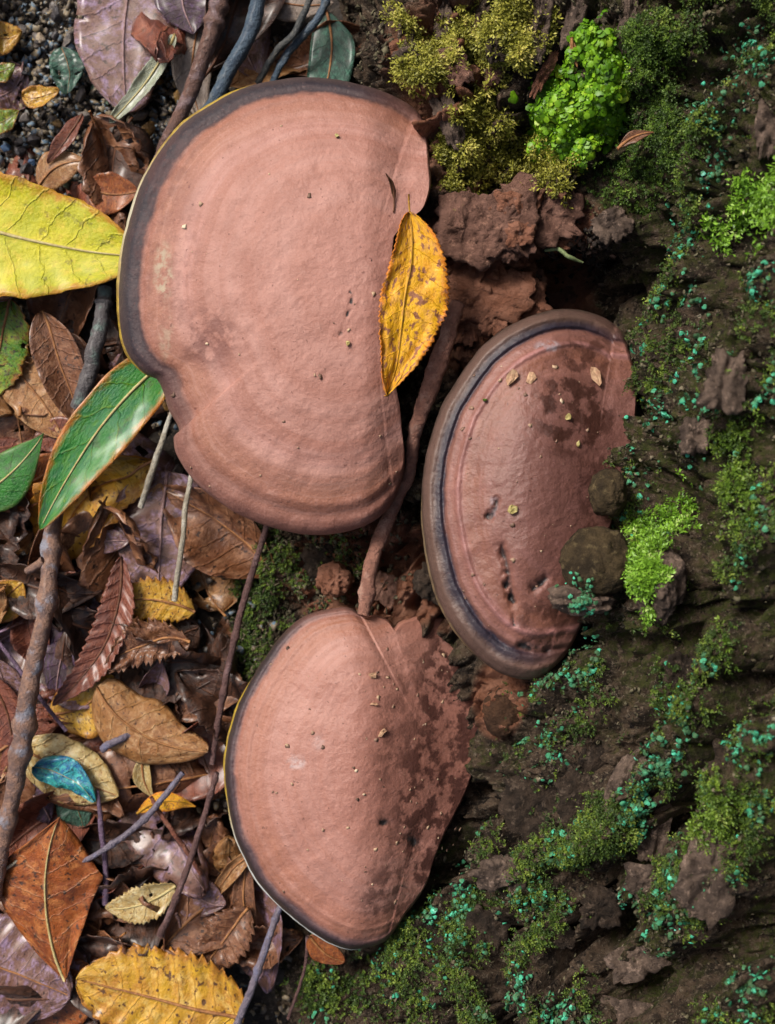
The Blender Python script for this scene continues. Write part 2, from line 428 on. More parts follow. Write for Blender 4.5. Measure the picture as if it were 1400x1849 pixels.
def bracket(label, outline, hub, zhub, zrim, power, cols, band_arc, bead_arc, bead_r, thick, ridges, seed, pits=(), stains_and_shade=(), pale_patches=(), band_pos=0.918,
            tilt=(0, 0), steep=0.04, outer=None, drops=()):
    NS, NTt = 420, 150
    C = catmull(outline, NS, True)
    C[:, :] += np.stack([1.6 * fbm(np.stack([np.cos(np.arange(NS) / NS * 6.283) * 9, np.sin(np.arange(NS) / NS * 6.283) * 9, np.full(NS, seed + 5.0 * a)], -1), 3, seed) for a in (0, 1)], -1)
    ker = np.exp(-np.linspace(-2.2, 2.2, 71) ** 2); ker /= ker.sum()
    Cs = np.stack([np.convolve(np.r_[C[-35:, a], C[:, a], C[:35, a]], ker, 'valid') for a in (0, 1)], -1)
    hub = np.array(hub, float)
    tt = 1 - (1 - np.linspace(0.0, 1, NTt)) ** 1.5
    tt[0] = 0.004
    tt_ = tt
    b = sstep(0.35, 1.0, tt)[:, None, None]
    ring = hub + tt[:, None, None] * ((1 - b) * Cs + b * C - hub)
    px, py = ring[..., 0], ring[..., 1]
    s = np.arange(NS) / NS
    def arc(p): return float(np.argmin(np.hypot(C[:, 0] - p[0], C[:, 1] - p[1]))) / NS
    zr = zrim + tilt[0] * (C[:, 0] - hub[0]) * 1e-4 + tilt[1] * (C[:, 1] - hub[1]) * 1e-4
    ang = s * 6.283
    q3 = np.stack([np.cos(ang) * 2, np.sin(ang) * 2, np.full(NS, seed + 0.5)], -1)
    zr = zr + 0.0022 * fbm(q3, 3, seed + 1)
    T = tt[:, None]
    Rc = np.hypot(C[:, 0] - hub[0], C[:, 1] - hub[1])
    ia, ib = int(arc(outer[0]) * NS), int(arc(outer[1]) * NS)
    ln = (ib - ia) % NS; k_in = (ia + np.arange(ln)) % NS; k_out = (ib + np.arange(NS - ln)) % NS
    Rref = Rc.copy(); Rref[k_out] = np.linspace(Rc[ib], Rc[ia], NS - ln)
    Rref = np.maximum(Rref, Rc)
    kr = np.ones(21) / 21
    Rb = np.convolve(np.r_[Rref[-10:], Rref, Rref[:10]], kr, 'valid')
    Rref = np.maximum(np.where(np.isin(np.arange(NS), k_in), Rref, Rb), Rc)
    Tt = T
    T = T * (Rc / Rref)[None]
    prof = 1 - T ** power
    z = zr + (zhub - zr) * prof
    Pn = np.stack([px * 0.01, py * 0.01, np.full_like(px, seed)], -1)
    wob = 0.018 * fbm(Pn * 1.1, 3, seed + 3)
    Tw = T + wob * (1 - T) * 2
    for pos, wid, h in ridges: z = z + h * np.exp(-((Tw - pos) / wid) ** 2)
    z += 0.00022 * fbm(np.stack([Tw * 26, px * 0.0016, py * 0.0016 + seed], -1), 3, seed + 11) * sstep(0.25, 0.7, T) + 0.0007 * fbm(Pn * 1.8, 3, seed + 4) + 0.00012 * fbm(Pn * 11, 3, seed + 6)
    for cx_, wd_, dp_ in drops: z = z - dp_ * sstep(cx_, cx_ + wd_, px)
    edge = np.clip((Tt - (1 - steep)) / steep, 0, 1)
    z -= 0.0045 * (1 - np.sqrt(np.clip(1 - edge ** 2, 0, 1)))
    stain_and_shade = np.zeros_like(px); pale_patch = np.zeros_like(px); pit = np.zeros_like(px)
    nz = fbm(Pn * 9, 3, seed + 7)
    for poly, wpx, dep in pits:
        d = seg_dist(px + 6 * nz, py + 6 * fbm(Pn * 9, 3, seed + 8), poly)
        g = np.exp(-(d / wpx) ** 2) * (0.6 + 0.6 * nz); g = np.clip(g, 0, 1)
        z -= dep * g; pit = np.maximum(pit, g)
    for cx, cy, rx, ry, st in stains_and_shade: stain_and_shade = np.maximum(stain_and_shade, st * np.clip(blob(px, py, cx, cy, rx, ry) * 2.5, 0, 1))  # real stains; on the lowest cap painted shade as well
    for cx, cy, rx, ry, st in pale_patches: pale_patch = np.maximum(pale_patch, st * np.clip(blob(px + 5 * nz, py, cx, cy, rx, ry) * 2.5, 0, 1))
    P = Wp(px, py, z)
    nrm = window(s, arc(band_arc[0]), arc(band_arc[1]), 0.06)
    band = np.repeat((0.12 + 0.88 * nrm)[None], NTt, 0)
    hubw = Wp(hub[0], hub[1], zhub - thick * 1.3)
    root = thing('bracket_fungus', hubw, label, 'fungus', None)
    # cap
    t = NT('cap_crust'); v = t.geo()
    r = t.math('ADD', t.attr('ring'), t.math('MULTIPLY', t.math('SUBTRACT', t.noise(40, 4, 0.55, v), 0.5), 0.05))
    inner = t.ramp(r, cols['stops'])
    rv = t.n('ShaderNodeCombineXYZ', {0: t.math('MULTIPLY', r, 34.0), 1: float(seed), 2: t.math('MULTIPLY', t.noise(9, 2, 0.5, v), 3.0)}).outputs[0]
    zone = t.noise(1.0, 3, 0.6, rv)
    outw = t.ss(0.25, 0.8, t.attr('ring'))
    inner = t.mix(t.math('MULTIPLY', t.math('MULTIPLY', t.ss(0.48, 0.62, zone), outw), 0.36), inner, cols['zone'])
    inner = t.mix(t.math('MULTIPLY', t.math('MULTIPLY', t.ss(0.52, 0.40, zone), outw), 0.3), inner, cols['light'])
    inner = t.mix(t.math('MULTIPLY', t.ss(0.4, 0.66, t.noise(75, 5, 0.6, v)), 0.55), inner, cols['mott'])
    inner = t.mix(t.math('MULTIPLY', t.ss(0.55, 0.75, t.noise(190, 5, 0.65, v)), 0.4), inner, cols['light'])
    r2 = t.math('ADD', t.attr('ring'), t.math('MULTIPLY', t.math('SUBTRACT', t.noise(110, 5, 0.65, v), 0.5), 0.055))
    dark = t.ramp(r2, cols['band'])
    bm = t.math('MULTIPLY', t.ss(band_pos - 0.015, band_pos + 0.012, r2), t.attr('band'))
    inner = t.mix(t.math('MULTIPLY', t.ss(0.45, 0.7, t.noise(1500, 4, 0.7, v)), 0.30), inner, cols['light'])
    inner = t.mix(t.math('MULTIPLY', t.ss(0.52, 0.72, t.noise(800, 4, 0.7, v)), 0.22), inner, cols['stain_and_shade'])
    inner = t.mix(t.math('MULTIPLY', t.ss(0.50, 0.66, t.noise(26, 5, 0.6, v)), 0.30), inner, cols['mott'])
    c = t.mix(bm, inner, dark)
    c = t.mix(t.math('MULTIPLY', t.ss(0.55, 0.75, t.noise(900, 4, 0.7, v)), 0.18), c, cols['light'])
    st = t.math('MULTIPLY', t.attr('stain_and_shade'), t.ss(0.44, 0.56, t.noise(170, 5, 0.6, v)))
    c = t.mix(st, c, cols['stain_and_shade'])
    c = t.mix(t.math('MULTIPLY', t.attr('pale_patch'), t.ss(0.38, 0.6, t.noise(330, 4, 0.6, v))), c, cols['pale_patch'])
    c = t.mix(t.ss(0.25, 0.7, t.attr('pit')), c, (0.02, 0.016, 0.016, 1))
    dots = t.ss(0.70, 0.74, t.noise(520, 2, 0.5, v))
    c = t.mix(t.math('MULTIPLY', dots, 0.55), c, cols['stain_and_shade'])
    hgt = t.math('ADD', t.noise(700, 5, 0.65, v), t.math('MULTIPLY', t.noise(140, 4, 0.6, v), 1.5))
    t.bump(hgt, 0.5, 0.0008)
    m = t.out(c, t.math('ADD', cols.get('rough', 0.5), t.math('MULTIPLY', t.noise(120, 3, 0.5, v), 0.2)), spec=cols.get('spec', 0.35))
    at = {'ring': T, 'band': band, 'stain_and_shade': stain_and_shade, 'pale_patch': pale_patch, 'pit': pit}
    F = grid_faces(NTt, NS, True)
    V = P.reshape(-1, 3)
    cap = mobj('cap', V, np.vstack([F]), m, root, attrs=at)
    # growing margin: a bead under the edge, showing outside it only along the growing side
    E = P[-1]; cen = E.mean(0)
    tan = np.roll(E, -1, 0) - np.roll(E, 1, 0); tan[:, 2] = 0; tan /= np.linalg.norm(tan, axis=1)[:, None]
    out = np.cross(tan, [0, 0, 1.0]); sg = np.sign(((E - cen) * out).sum(1).sum()); out *= sg
    wv = window(s, arc(bead_arc[0]), arc(bead_arc[1]), 0.05)
    wob2 = 1 + 0.35 * fbm(np.stack([np.cos(ang) * 14, np.sin(ang) * 14, 0 * ang + seed], -1), 3, seed + 9)
    outd = bead_r * (wv * 1.0 - 0.6) * wob2
    rows = []
    for k in range(9):
        a = math.pi * k / 8
        rows.append(E + out * (outd + 0.0017 * (math.sin(a) - 0.9))[:, None] + np.array([0, 0, 0.0003 - 0.0042 * (1 - math.cos(a)) / 2]))
    B = np.stack(rows)
    t = NT('growing_margin'); v = t.geo()
    low = t.n('ShaderNodeSeparateXYZ', {0: v}).outputs
    c = t.mix(t.ss(0.4, 0.6, t.noise(260, 4, 0.6, v)), cols['bead'], cols['bead2'])
    c = t.mix(t.attr('pale'), c, cols['pale'])
    t.bump(t.noise(900, 4, 0.6, v), 0.4, 0.0005)
    m2 = t.out(c, 0.55)
    pale = np.repeat(window(s, arc(cols['pale_arc'][0]), arc(cols['pale_arc'][1]), 0.04)[None], 9, 0)
    mobj('growing_margin', B.reshape(-1, 3), grid_faces(9, NS, True), m2, root, attrs={'pale': pale})
    # pores underneath
    lowE = B[-1]; rr = []
    kk = np.linspace(0, 1, 14)
    for k in kk:
        Q = lowE * (1 - 0.93 * k) + hubw * (0.93 * k)
        Q[:, 2] = lowE[:, 2] - (thick * 0.75) * math.sin(k * 1.57) + 0.0002
        rr.append(Q)
    m3 = simple_mat('pore_layer', (0.42, 0.35, 0.26, 1), (0.30, 0.22, 0.15, 1), 240, 0.8)
    R = np.stack(rr); V3 = np.vstack([R.reshape(-1, 3), R[-1].mean(0)[None]])
    F3 = grid_faces(14, NS, True).tolist() + [[13 * NS + (i + 1) % NS, 13 * NS + i, 14 * NS] for i in range(NS)]
    mobj('pore_surface', V3, F3, m3, root)
    # height lookup on the cap
    def cap_at(qx, qy):
        d = np.hypot(px - qx, py - qy); i = np.unravel_index(np.argmin(d), d.shape)
        p = P[i].copy(); i0 = min(max(i[0], 1), NTt - 2)
        a = P[i0 + 1, i[1]] - P[i0 - 1, i[1]]; b_ = P[i0, (i[1] + 1) % NS] - P[i0, i[1] - 1]
        n = np.cross(a, b_); n /= np.linalg.norm(n) + 1e-12
        if n[2] < 0: n = -n
        return Wp(qx, qy, p[2]), n
    return root, cap_at

SPORE = sr(206, 150, 136, 0.590); SPORE_D = sr(184, 128, 112, 0.590); SPORE_L = sr(222, 172, 158, 0.590); BRN = sr(150, 100, 74, 0.590)
C1 = dict(stops=[(0, SPORE), (0.30, sr(200, 142, 126, 0.590)), (0.36, sr(210, 156, 142, 0.590)), (0.50, sr(200, 142, 126, 0.590)), (0.56, sr(214, 160, 146, 0.590)), (0.68, sr(194, 136, 120, 0.590)),
                 (0.74, sr(216, 162, 150, 0.590)), (0.82, sr(192, 136, 116, 0.590)), (0.87, sr(180, 122, 98, 0.590)), (0.92, sr(160, 104, 84, 0.590)), (1.0, sr(134, 88, 80, 0.590))],
          mott=SPORE_D, light=SPORE_L, zone=sr(172, 112, 92, 0.590), band=[(0, sr(92, 66, 62, 0.590)), (0.905, sr(100, 74, 70, 0.590)), (0.92, sr(64, 52, 58, 0.590)), (0.945, sr(78, 62, 66, 0.590)), (0.965, sr(48, 40, 50, 0.590)), (1, sr(84, 68, 66, 0.590))],
          stain_and_shade=sr(110, 62, 58, 0.590), pale_patch=sr(196, 176, 150, 0.590), bead=sr(190, 160, 50, 0.590), bead2=sr(150, 120, 40, 0.590), pale=sr(210, 205, 180, 0.590), pale_arc=((262, 320), (222, 450)))
B1, cap1 = bracket('largest bracket fungus, round dusty pink-brown cap carrying the serrated yellow leaf',
    [(775,290),(770,230),(750,197),(715,175),(660,155),(600,142),(540,140),(480,148),(430,163),(380,190),(330,226),(290,272),(260,322),(238,382),(222,450),
     (215,520),(217,590),(232,640),(258,672),(283,686),(296,712),(306,742),(322,768),(324,782),(314,788),(319,820),(342,858),(378,893),(432,929),(500,955),(560,966),(620,962),
     (668,945),(700,920),(722,880),(732,830),(726,780),(722,735),(712,690),(704,640),(706,560),(708,480),(714,420),(738,394),(766,372),(778,332)],
    (672,470), 0.080, 0.061, 2.4, C1, ((735,185),(300,730)), ((500,146),(285,690)), 0.0024, 0.024,
    [(0.66,0.05,0.0003),(0.80,0.04,0.0004),(0.89,0.014,0.0004),(0.93,0.018,-0.0007),(0.52,0.06,0.0003)], 3,
    pits=[([(612,606),(618,600)],5,.001),([(634,530),(636,545),(628,570)],4,.0006)], pale_patches=[(295,490,20,60,1.0),(300,600,14,60,0.5)],
    stains_and_shade=[(300,420,80,260,0.25),(380,610,60,70,0.5)], tilt=(0.0, 0.0), drops=[(655,90,.0045)], outer=((752,198),(712,905)))
C2 = dict(stops=[(0, sr(128, 84, 76, 0.520)), (0.45, sr(150, 102, 92, 0.520)), (0.62, sr(166, 112, 98, 0.520)), (0.70, sr(164, 106, 84, 0.520)), (0.755, sr(176, 116, 94, 0.520)), (0.79, sr(214, 152, 148, 0.520)), (0.815, sr(178, 120, 104, 0.520)), (0.865, sr(168, 118, 104, 0.520)), (1, sr(120, 88, 76, 0.520))],
          mott=sr(140, 92, 80, 0.520), light=sr(186, 132, 126, 0.520), zone=sr(140, 88, 68, 0.520), band=[(0, sr(48, 42, 60, 0.520)), (0.885, sr(46, 42, 62, 0.520)), (0.915, sr(70, 58, 66, 0.520)), (0.945, sr(128, 100, 88, 0.520)), (0.985, sr(118, 92, 82, 0.520)), (1, sr(88, 70, 60, 0.520))],
          stain_and_shade=sr(78, 42, 32, 0.520), pale_patch=sr(196, 180, 186, 0.520), bead=sr(140, 116, 80, 0.520), bead2=sr(96, 76, 60, 0.520), pale=sr(140, 120, 90, 0.520), pale_arc=((765,960),(780,1040)), rough=0.38, spec=0.5)
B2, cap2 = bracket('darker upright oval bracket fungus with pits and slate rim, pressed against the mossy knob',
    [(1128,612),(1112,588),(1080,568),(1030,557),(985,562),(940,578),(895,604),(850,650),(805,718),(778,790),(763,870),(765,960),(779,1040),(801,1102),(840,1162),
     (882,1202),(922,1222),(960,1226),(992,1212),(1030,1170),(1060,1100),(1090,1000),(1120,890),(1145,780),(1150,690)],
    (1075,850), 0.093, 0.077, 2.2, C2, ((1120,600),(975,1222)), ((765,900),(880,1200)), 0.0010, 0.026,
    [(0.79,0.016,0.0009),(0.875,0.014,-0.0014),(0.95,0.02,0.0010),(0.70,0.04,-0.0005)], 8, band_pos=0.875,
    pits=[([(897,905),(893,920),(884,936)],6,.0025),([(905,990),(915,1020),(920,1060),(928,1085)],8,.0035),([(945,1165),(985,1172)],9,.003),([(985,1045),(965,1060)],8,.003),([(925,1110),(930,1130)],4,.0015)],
    stains_and_shade=[(1040,740,90,110,0.9),(1060,640,60,40,0.7),(990,1120,70,70,0.6),(1080,900,60,100,0.5)], pale_patches=[(990,625,28,12,0.9),(893,915,10,26,0.6)], tilt=(0.1, 0.0), steep=0.05, drops=[(920,240,.018)], outer=((1110,586),(985,1216)))
C3 = dict(stops=[(0, sr(150, 96, 80, 0.560)), (0.35, sr(188, 128, 112, 0.560)), (0.60, sr(202, 144, 128, 0.560)), (0.80, sr(206, 150, 134, 0.560)), (0.86, sr(194, 132, 108, 0.560)), (0.895, sr(198, 140, 120, 0.560)), (0.92, sr(168, 106, 76, 0.560)), (0.945, sr(172, 116, 98, 0.560)), (1, sr(130, 92, 84, 0.560))],
          mott=sr(190, 130, 112, 0.560), light=sr(218, 164, 150, 0.560), zone=sr(182, 116, 92, 0.560), band=[(0, sr(120, 88, 86, 0.560)), (0.95, sr(120, 90, 90, 0.560)), (0.97, sr(92, 70, 74, 0.560)), (0.985, sr(54, 44, 48, 0.560)), (1, sr(70, 56, 50, 0.560))],
          stain_and_shade=sr(96, 58, 50, 0.560), pale_patch=sr(222, 190, 184, 0.560), bead=sr(196, 166, 50, 0.560), bead2=sr(170, 140, 60, 0.560), pale=sr(228, 232, 226, 0.560), pale_arc=((418,1490),(690,1702)), rough=0.42, spec=0.45)
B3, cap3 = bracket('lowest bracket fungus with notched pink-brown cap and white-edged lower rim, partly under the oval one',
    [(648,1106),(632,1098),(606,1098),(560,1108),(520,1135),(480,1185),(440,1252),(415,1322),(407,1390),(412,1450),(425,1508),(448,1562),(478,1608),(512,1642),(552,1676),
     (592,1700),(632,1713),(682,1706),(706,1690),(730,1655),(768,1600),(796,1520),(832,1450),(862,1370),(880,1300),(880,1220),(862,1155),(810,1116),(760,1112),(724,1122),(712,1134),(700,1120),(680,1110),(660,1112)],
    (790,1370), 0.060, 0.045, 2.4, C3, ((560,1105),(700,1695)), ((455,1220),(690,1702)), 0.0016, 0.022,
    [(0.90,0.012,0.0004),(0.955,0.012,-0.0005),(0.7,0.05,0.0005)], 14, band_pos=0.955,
    pits=[([(690,1480),(700,1486)],9,.0014),([(740,1515),(755,1530)],12,.0016)], pale_patches=[(532,1376,24,16,1.0),(575,1340,12,20,0.4)],  # whitish patches mixed into the left of the cap colour
    stains_and_shade=[(810,1470,130,260,0.95),(830,1250,100,180,0.95),(720,1620,90,80,0.7),(760,1350,110,200,0.45)], tilt=(0.0, 0.0), steep=0.03, drops=[(620,280,.026)], outer=((648,1106),(702,1694)))  # dark blotches: dirt and wetness, plus trunk-side shade painted into the cap

# ------------------------------------------------------------------ bark pieces on the trunk
def bark_mat(name, c1, c2, c3):
    t = NT(name); v = t.geo()
    c = t.mix(t.ss(0.35, 0.65, t.noise(140, 6, 0.65, v)), c1, c2)
    c = t.mix(t.ss(0.54, 0.68, t.noise(330, 5, 0.65, v)), c, c3)
    hb = t.math('ADD', t.math('MULTIPLY', t.noise(240, 6, 0.75, v), 1.8), t.noise(1100, 5, 0.75, v))
    t.bump(hb, 1.0, 0.0018)
    return t.out(c, 0.88, spec=0.18)
M_DUSTY = bark_mat('dusty_bark', (0.13, 0.066, 0.048, 1), (0.27, 0.145, 0.108, 1), (0.38, 0.21, 0.15, 1))
M_GREY = bark_mat('grey_bark', (0.07, 0.05, 0.04, 1), (0.21, 0.15, 0.115, 1), (0.34, 0.245, 0.19, 1))
M_ORANGE = bark_mat('spore_crust', (0.26, 0.11, 0.065, 1), (0.36, 0.17, 0.11, 1), (0.20, 0.09, 0.06, 1))
M_DARKB = bark_mat('dark_bark', (0.022, 0.016, 0.012, 1), (0.07, 0.048, 0.034, 1), (0.13, 0.095, 0.07, 1))

def bark_plate(cx, cy, rx, ry, rot, mat, lift=0.002, thick=0.006, seed=0, groove=0.5, tilt=(0, 0), label=None, zset=None):
    p, n = surf(cx, cy)
    z0 = (p[2] if zset is None else zset) + lift
    nr, ns = 13, 64
    a = np.arange(ns) / ns * 2 * math.pi
    q = np.stack([np.cos(a) * 1.4, np.sin(a) * 1.4, np.full(ns, seed * 3.7)], -1)
    rad = 1.06 + 0.36 * fbm(q, 3, seed) + 0.30 * fbm(q * 3.5, 3, seed + 5, 0.6)
    sq = (np.abs(np.cos(a)) ** 3 + np.abs(np.sin(a)) ** 3) ** (-0.333)
    c_, s_ = math.cos(math.radians(rot)), math.sin(math.radians(rot))
    rows = []
    tt = np.r_[0.02, np.linspace(0.15, 1, nr - 4), 1.02, 1.0, 0.85]
    dz = np.r_[0.0, -0.0012 * np.linspace(0, 1, nr - 4) ** 3, -thick * 0.3, -thick * 0.8, -thick * 1.2][:len(tt)]
    for t_, d_ in zip(tt, dz):
        ux, uy = t_ * rad * sq * np.cos(a) * rx, t_ * rad * sq * np.sin(a) * ry
        x, y = cx + ux * c_ - uy * s_, cy + ux * s_ + uy * c_
        qq = np.stack([x * 0.02, y * 0.02, np.full(ns, seed + .3)], -1)
        z = z0 + d_ + 0.0030 * fbm(qq * 1.5, 3, seed + 2) + 0.0012 * fbm(qq * 7, 3, seed + 9) - groove * 0.0016 * (fbm(np.stack([ux * 0.09, uy * 0.012, 0 * ux + seed], -1), 2, seed + 3)) \
            + tilt[0] * 1e-4 * (x - cx) + tilt[1] * 1e-4 * (y - cy)
        rows.append(Wp(x, y, z))
    V = np.stack(rows).reshape(-1, 3)
    F = grid_faces(len(tt), ns, True)
    V = np.vstack([V, V[:ns].mean(0)[None]])
    F = F.tolist() + [[i, (i + 1) % ns, len(V) - 1] for i in range(ns)]
    o = mobj('bark_plate', V, F, mat, TRUNK)
    if label: o['label'] = label
    return o

PL = [(842,412,56,60,4,M_DUSTY,.006,.016,'dusty red-brown bark block streaked with yellow-green'),(912,400,58,54,-8,M_DUSTY,.0065,.016,None),(925,372,34,24,10,M_ORANGE,.010,.006,None),
 (985,385,72,52,12,M_DUSTY,.006,.016,None),(1012,420,34,26,-35,M_ORANGE,.006,.005,None),(915,440,34,34,20,M_DUSTY,.006,.012,None),(940,425,24,20,0,M_ORANGE,.009,.006,None),
 (880,445,20,26,8,M_DUSTY,.006,.010,None),(1105,405,34,30,-30,M_GREY,.006,.010,None),(868,525,84,56,-12,M_ORANGE,.003,.008,'orange-brown spore-dusted crust'),(935,550,60,46,15,M_ORANGE,.0025,.008,None),
 (845,590,26,34,25,M_ORANGE,.003,.008,None),(1000,545,44,26,-15,M_DUSTY,.003,.008,None),(960,505,30,24,30,M_DUSTY,.002,.007,None),(890,585,24,16,-30,M_ORANGE,.004,.005,None),
 (812,222,20,50,-22,M_GREY,.003,.008,None),(812,280,22,40,-10,M_GREY,.003,.007,None),(735,55,14,52,5,M_GREY,.003,.008,None),(800,35,15,40,3,M_GREY,.003,.008,None),
 (735,100,26,14,-20,M_GREY,.004,.006,None),(820,120,24,34,-28,M_DUSTY,.002,.007,None),(893,130,18,26,15,M_DUSTY,.004,.008,None),(972,45,20,60,10,M_GREY,.003,.008,None),(1040,30,16,56,14,M_GREY,.003,.008,None),
 (1135,40,16,50,4,M_GREY,.004,.008,'smooth grey-pink bark strip'),(985,130,10,44,28,M_ORANGE,.004,.004,None),(895,90,16,22,0,M_DARKB,.003,.007,None),
 (985,1440,72,80,35,M_DARKB,.002,.009,None),(1055,1420,40,70,28,M_DARKB,.002,.009,None),(1130,1420,30,60,30,M_GREY,.000,.008,None),(1285,1570,56,84,18,M_GREY,.002,.010,None),(1185,1500,22,50,14,M_GREY,.003,.008,None),
 (905,1575,44,26,-25,M_GREY,.003,.008,None),(935,1600,18,14,20,M_GREY,.005,.006,None),(1165,1590,36,28,10,M_GREY,.003,.009,None),(1080,1640,34,34,0,M_DARKB,.002,.008,None),(1150,1735,50,30,-20,M_GREY,.002,.009,None),
 (1130,1830,80,24,10,M_GREY,.002,.008,None),(1010,1690,30,22,15,M_DARKB,.003,.008,None),(1310,690,34,52,12,M_GREY,.003,.009,None),(1255,790,28,30,0,M_GREY,.004,.008,None),(1390,220,22,60,6,M_GREY,.003,.009,None),
 (1330,1390,50,40,25,M_DARKB,.002,.009,None),(1230,1225,30,40,20,M_DARKB,.002,.008,None),(1360,1090,30,50,5,M_DARKB,.002,.008,None),(880,1680,36,40,15,M_DARKB,.002,.008,None),(800,1690,30,44,20,M_DARKB,.002,.008,None),
 (590,1010,40,34,-10,M_DARKB,.003,.008,None),(690,1060,36,26,30,M_DUSTY,.003,.008,None),(780,1050,30,36,10,M_DARKB,.003,.007,None),(455,975,32,20,10,M_GREY,.002,.008,None),(430,1010,22,26,0,M_GREY,.002,.008,None)]
for i, (cx, cy, rx, ry, rot, m, lf, th, lb) in enumerate(PL):
    bark_plate(cx, cy, rx, ry, rot, m, lf * 0.6, th, seed=i + 1, label=lb, groove=1.0 if m in (M_DUSTY, M_GREY) else 0.3)

KNV, KNN = [], []
def knob(name, cx, cy, rx, ry, h, mat, seed, label=None, parent=TRUNK, sink=0.3, zc=None, rough=0.16):
    p, n = surf(cx, cy)
    z0 = p[2] if zc is None else zc
    nu, nv = 40, 60
    th = np.linspace(0.02, math.pi - 0.02, nu)[:, None]; ph = (np.arange(nv) / nv * 2 * math.pi)[None]
    D = np.stack([np.sin(th) * np.cos(ph), np.sin(th) * np.sin(ph), np.cos(th) + 0 * ph], -1)
    r = 1 + rough * fbm(D * 1.7 + seed, 3, seed) + rough * 0.5 * fbm(D * 6 + seed, 3, seed + 4)
    k = S * (CAM_H - z0)
    c = Wp(cx, cy, z0)
    V = c + D * r[..., None] * np.array([rx * k, ry * k, h])
    V = V.reshape(-1, 3)
    F = grid_faces(nu, nv, True)
    o = mobj(name, V, F, mat, parent)
    KNV.append(V); KNN.append(D.reshape(-1, 3))
    if label: o['label'] = label
    return o
M_KNOB = bark_mat('knob_bark', (0.035, 0.025, 0.014, 1), (0.10, 0.07, 0.035, 1), (0.16, 0.12, 0.06, 1))
knob('bark_knob', 1078, 1015, 62, 62, 0.011, M_KNOB, 5, 'round brown bark knob beside the oval bracket', zc=0.092)
knob('bark_knob', 1098, 890, 34, 44, 0.009, M_KNOB, 9, zc=0.088)
knob('bark_knob', 1190, 1055, 46, 66, 0.010, M_GREY, 12, zc=0.103, rough=0.3)
knob('bark_knob', 1050, 1082, 56, 28, 0.008, M_GREY, 15, zc=0.090, rough=0.35)
M_BROWNB = bark_mat('brown_lump', (0.05, 0.026, 0.015, 1), (0.11, 0.055, 0.03, 1), (0.09, 0.05, 0.03, 1))
knob('bark_knob', 908, 1285, 34, 46, 0.007, M_BROWNB, 21, 'small smooth brown lump beside the lowest bracket', zc=0.046, rough=0.16)

# ------------------------------------------------------------------ moss and lichen
def shoot_feather(n=9, lw=0.13, ll=0.36, curve=0.35, seed=0):
    r = random.Random(seed); V = []; F = []
    for i in range(n):
        t = (i + 0.4) / n; a = i * 2.4 + r.uniform(-.3, .3)
        b = np.array([curve * t * t, 0, t * 0.9]); d = np.array([math.cos(a), math.sin(a), 0.75 + 0.5 * t]); d /= np.linalg.norm(d)
        s_ = np.cross(d, [0, 0, 1.0]); s_ /= np.linalg.norm(s_)
        L = ll * (1.1 - 0.5 * t); w = lw * (1.1 - 0.4 * t); k = len(V)
        V += [b, b + d * L * 0.45 + s_ * w, b + d * L + np.array([0, 0, -0.05]), b + d * L * 0.45 - s_ * w]
        F += [(k, k + 1, k + 2), (k, k + 2, k + 3)]
    return np.array(V), np.array(F)
def shoot_round(n=6, seed=0):
    r = random.Random(seed); V = []; F = []
    for i in range(n):
        a = i * 2.1 + r.uniform(-.3, .3); h = 0.2 + 0.8 * i / n; R = 0.30 * r.uniform(.8, 1.2)
        c = np.array([math.cos(a) * 0.28 * (1.2 - h), math.sin(a) * 0.28 * (1.2 - h), h * 0.7])
        d = np.array([math.cos(a) * .6, math.sin(a) * .6, 1.0]); d /= np.linalg.norm(d)
        u = np.cross(d, [0.3, 0.9, 0.1]); u /= np.linalg.norm(u); v = np.cross(d, u)
        k = len(V); V.append(c + d * 0.06)
        for j in range(6): V.append(c + R * (math.cos(j * 1.0472) * u + math.sin(j * 1.0472) * v))
        F += [(k, k + 1 + j, k + 1 + (j + 1) % 6) for j in range(6)]
    return np.array(V), np.array(F)
def flake(n=7, seed=0):
    r = random.Random(seed); V = [np.array([0, 0, .16])]
    for j in range(n):
        a = j / n * 6.283; R = r.uniform(.45, 1.25); V.append(np.array([math.cos(a) * R, math.sin(a) * R, r.uniform(-.05, .26)]))
    for j in range(n): V.append(V[1 + j] * np.array([.8, .8, 0]) + np.array([0, 0, -.22]))
    F = [(0, 1 + j, 1 + (j + 1) % n) for j in range(n)]
    F += [(1 + j, 1 + n + j, 1 + n + (j + 1) % n) for j in range(n)] + [(1 + j, 1 + n + (j + 1) % n, 1 + (j + 1) % n) for j in range(n)]
    return np.array(V), np.array(F)

def instance(templates, pos, nrm, size, lean=0.4, up=0.3):
    n = len(pos)
    up_v = nrm * (1 - up) + np.array([0, 0, 1.0]) * up + RNG.normal(0, lean * 0.5, (n, 3))
    up_v /= np.linalg.norm(up_v, axis=1)[:, None]
    a = RNG.normal(0, 1, (n, 3)); ux = np.cross(up_v, a); ux /= np.linalg.norm(ux, axis=1)[:, None] + 1e-9
    uy = np.cross(up_v, ux)
    Vs = []; Fs = []; Rs = []; off = 0
    which = RNG.integers(0, len(templates), n); rnd = RNG.random(n)
    for ti, (tv, tf) in enumerate(templates):
        m = which == ti
        if not m.any(): continue
        M = np.stack([ux[m], uy[m], up_v[m]], 1) * size[m][:, None, None]
        V = pos[m][:, None, :] + np.einsum('vk,nkc->nvc', tv, M)
        F = tf[None] + (np.arange(m.sum()) * len(tv))[:, None, None] + off
        off += m.sum() * len(tv)
        Vs.append(V.reshape(-1, 3)); Fs.append(F.reshape(-1, tf.shape[1])); Rs.append(np.repeat(rnd[m], len(tv)))
    return np.vstack(Vs), np.vstack(Fs), np.concatenate(Rs)

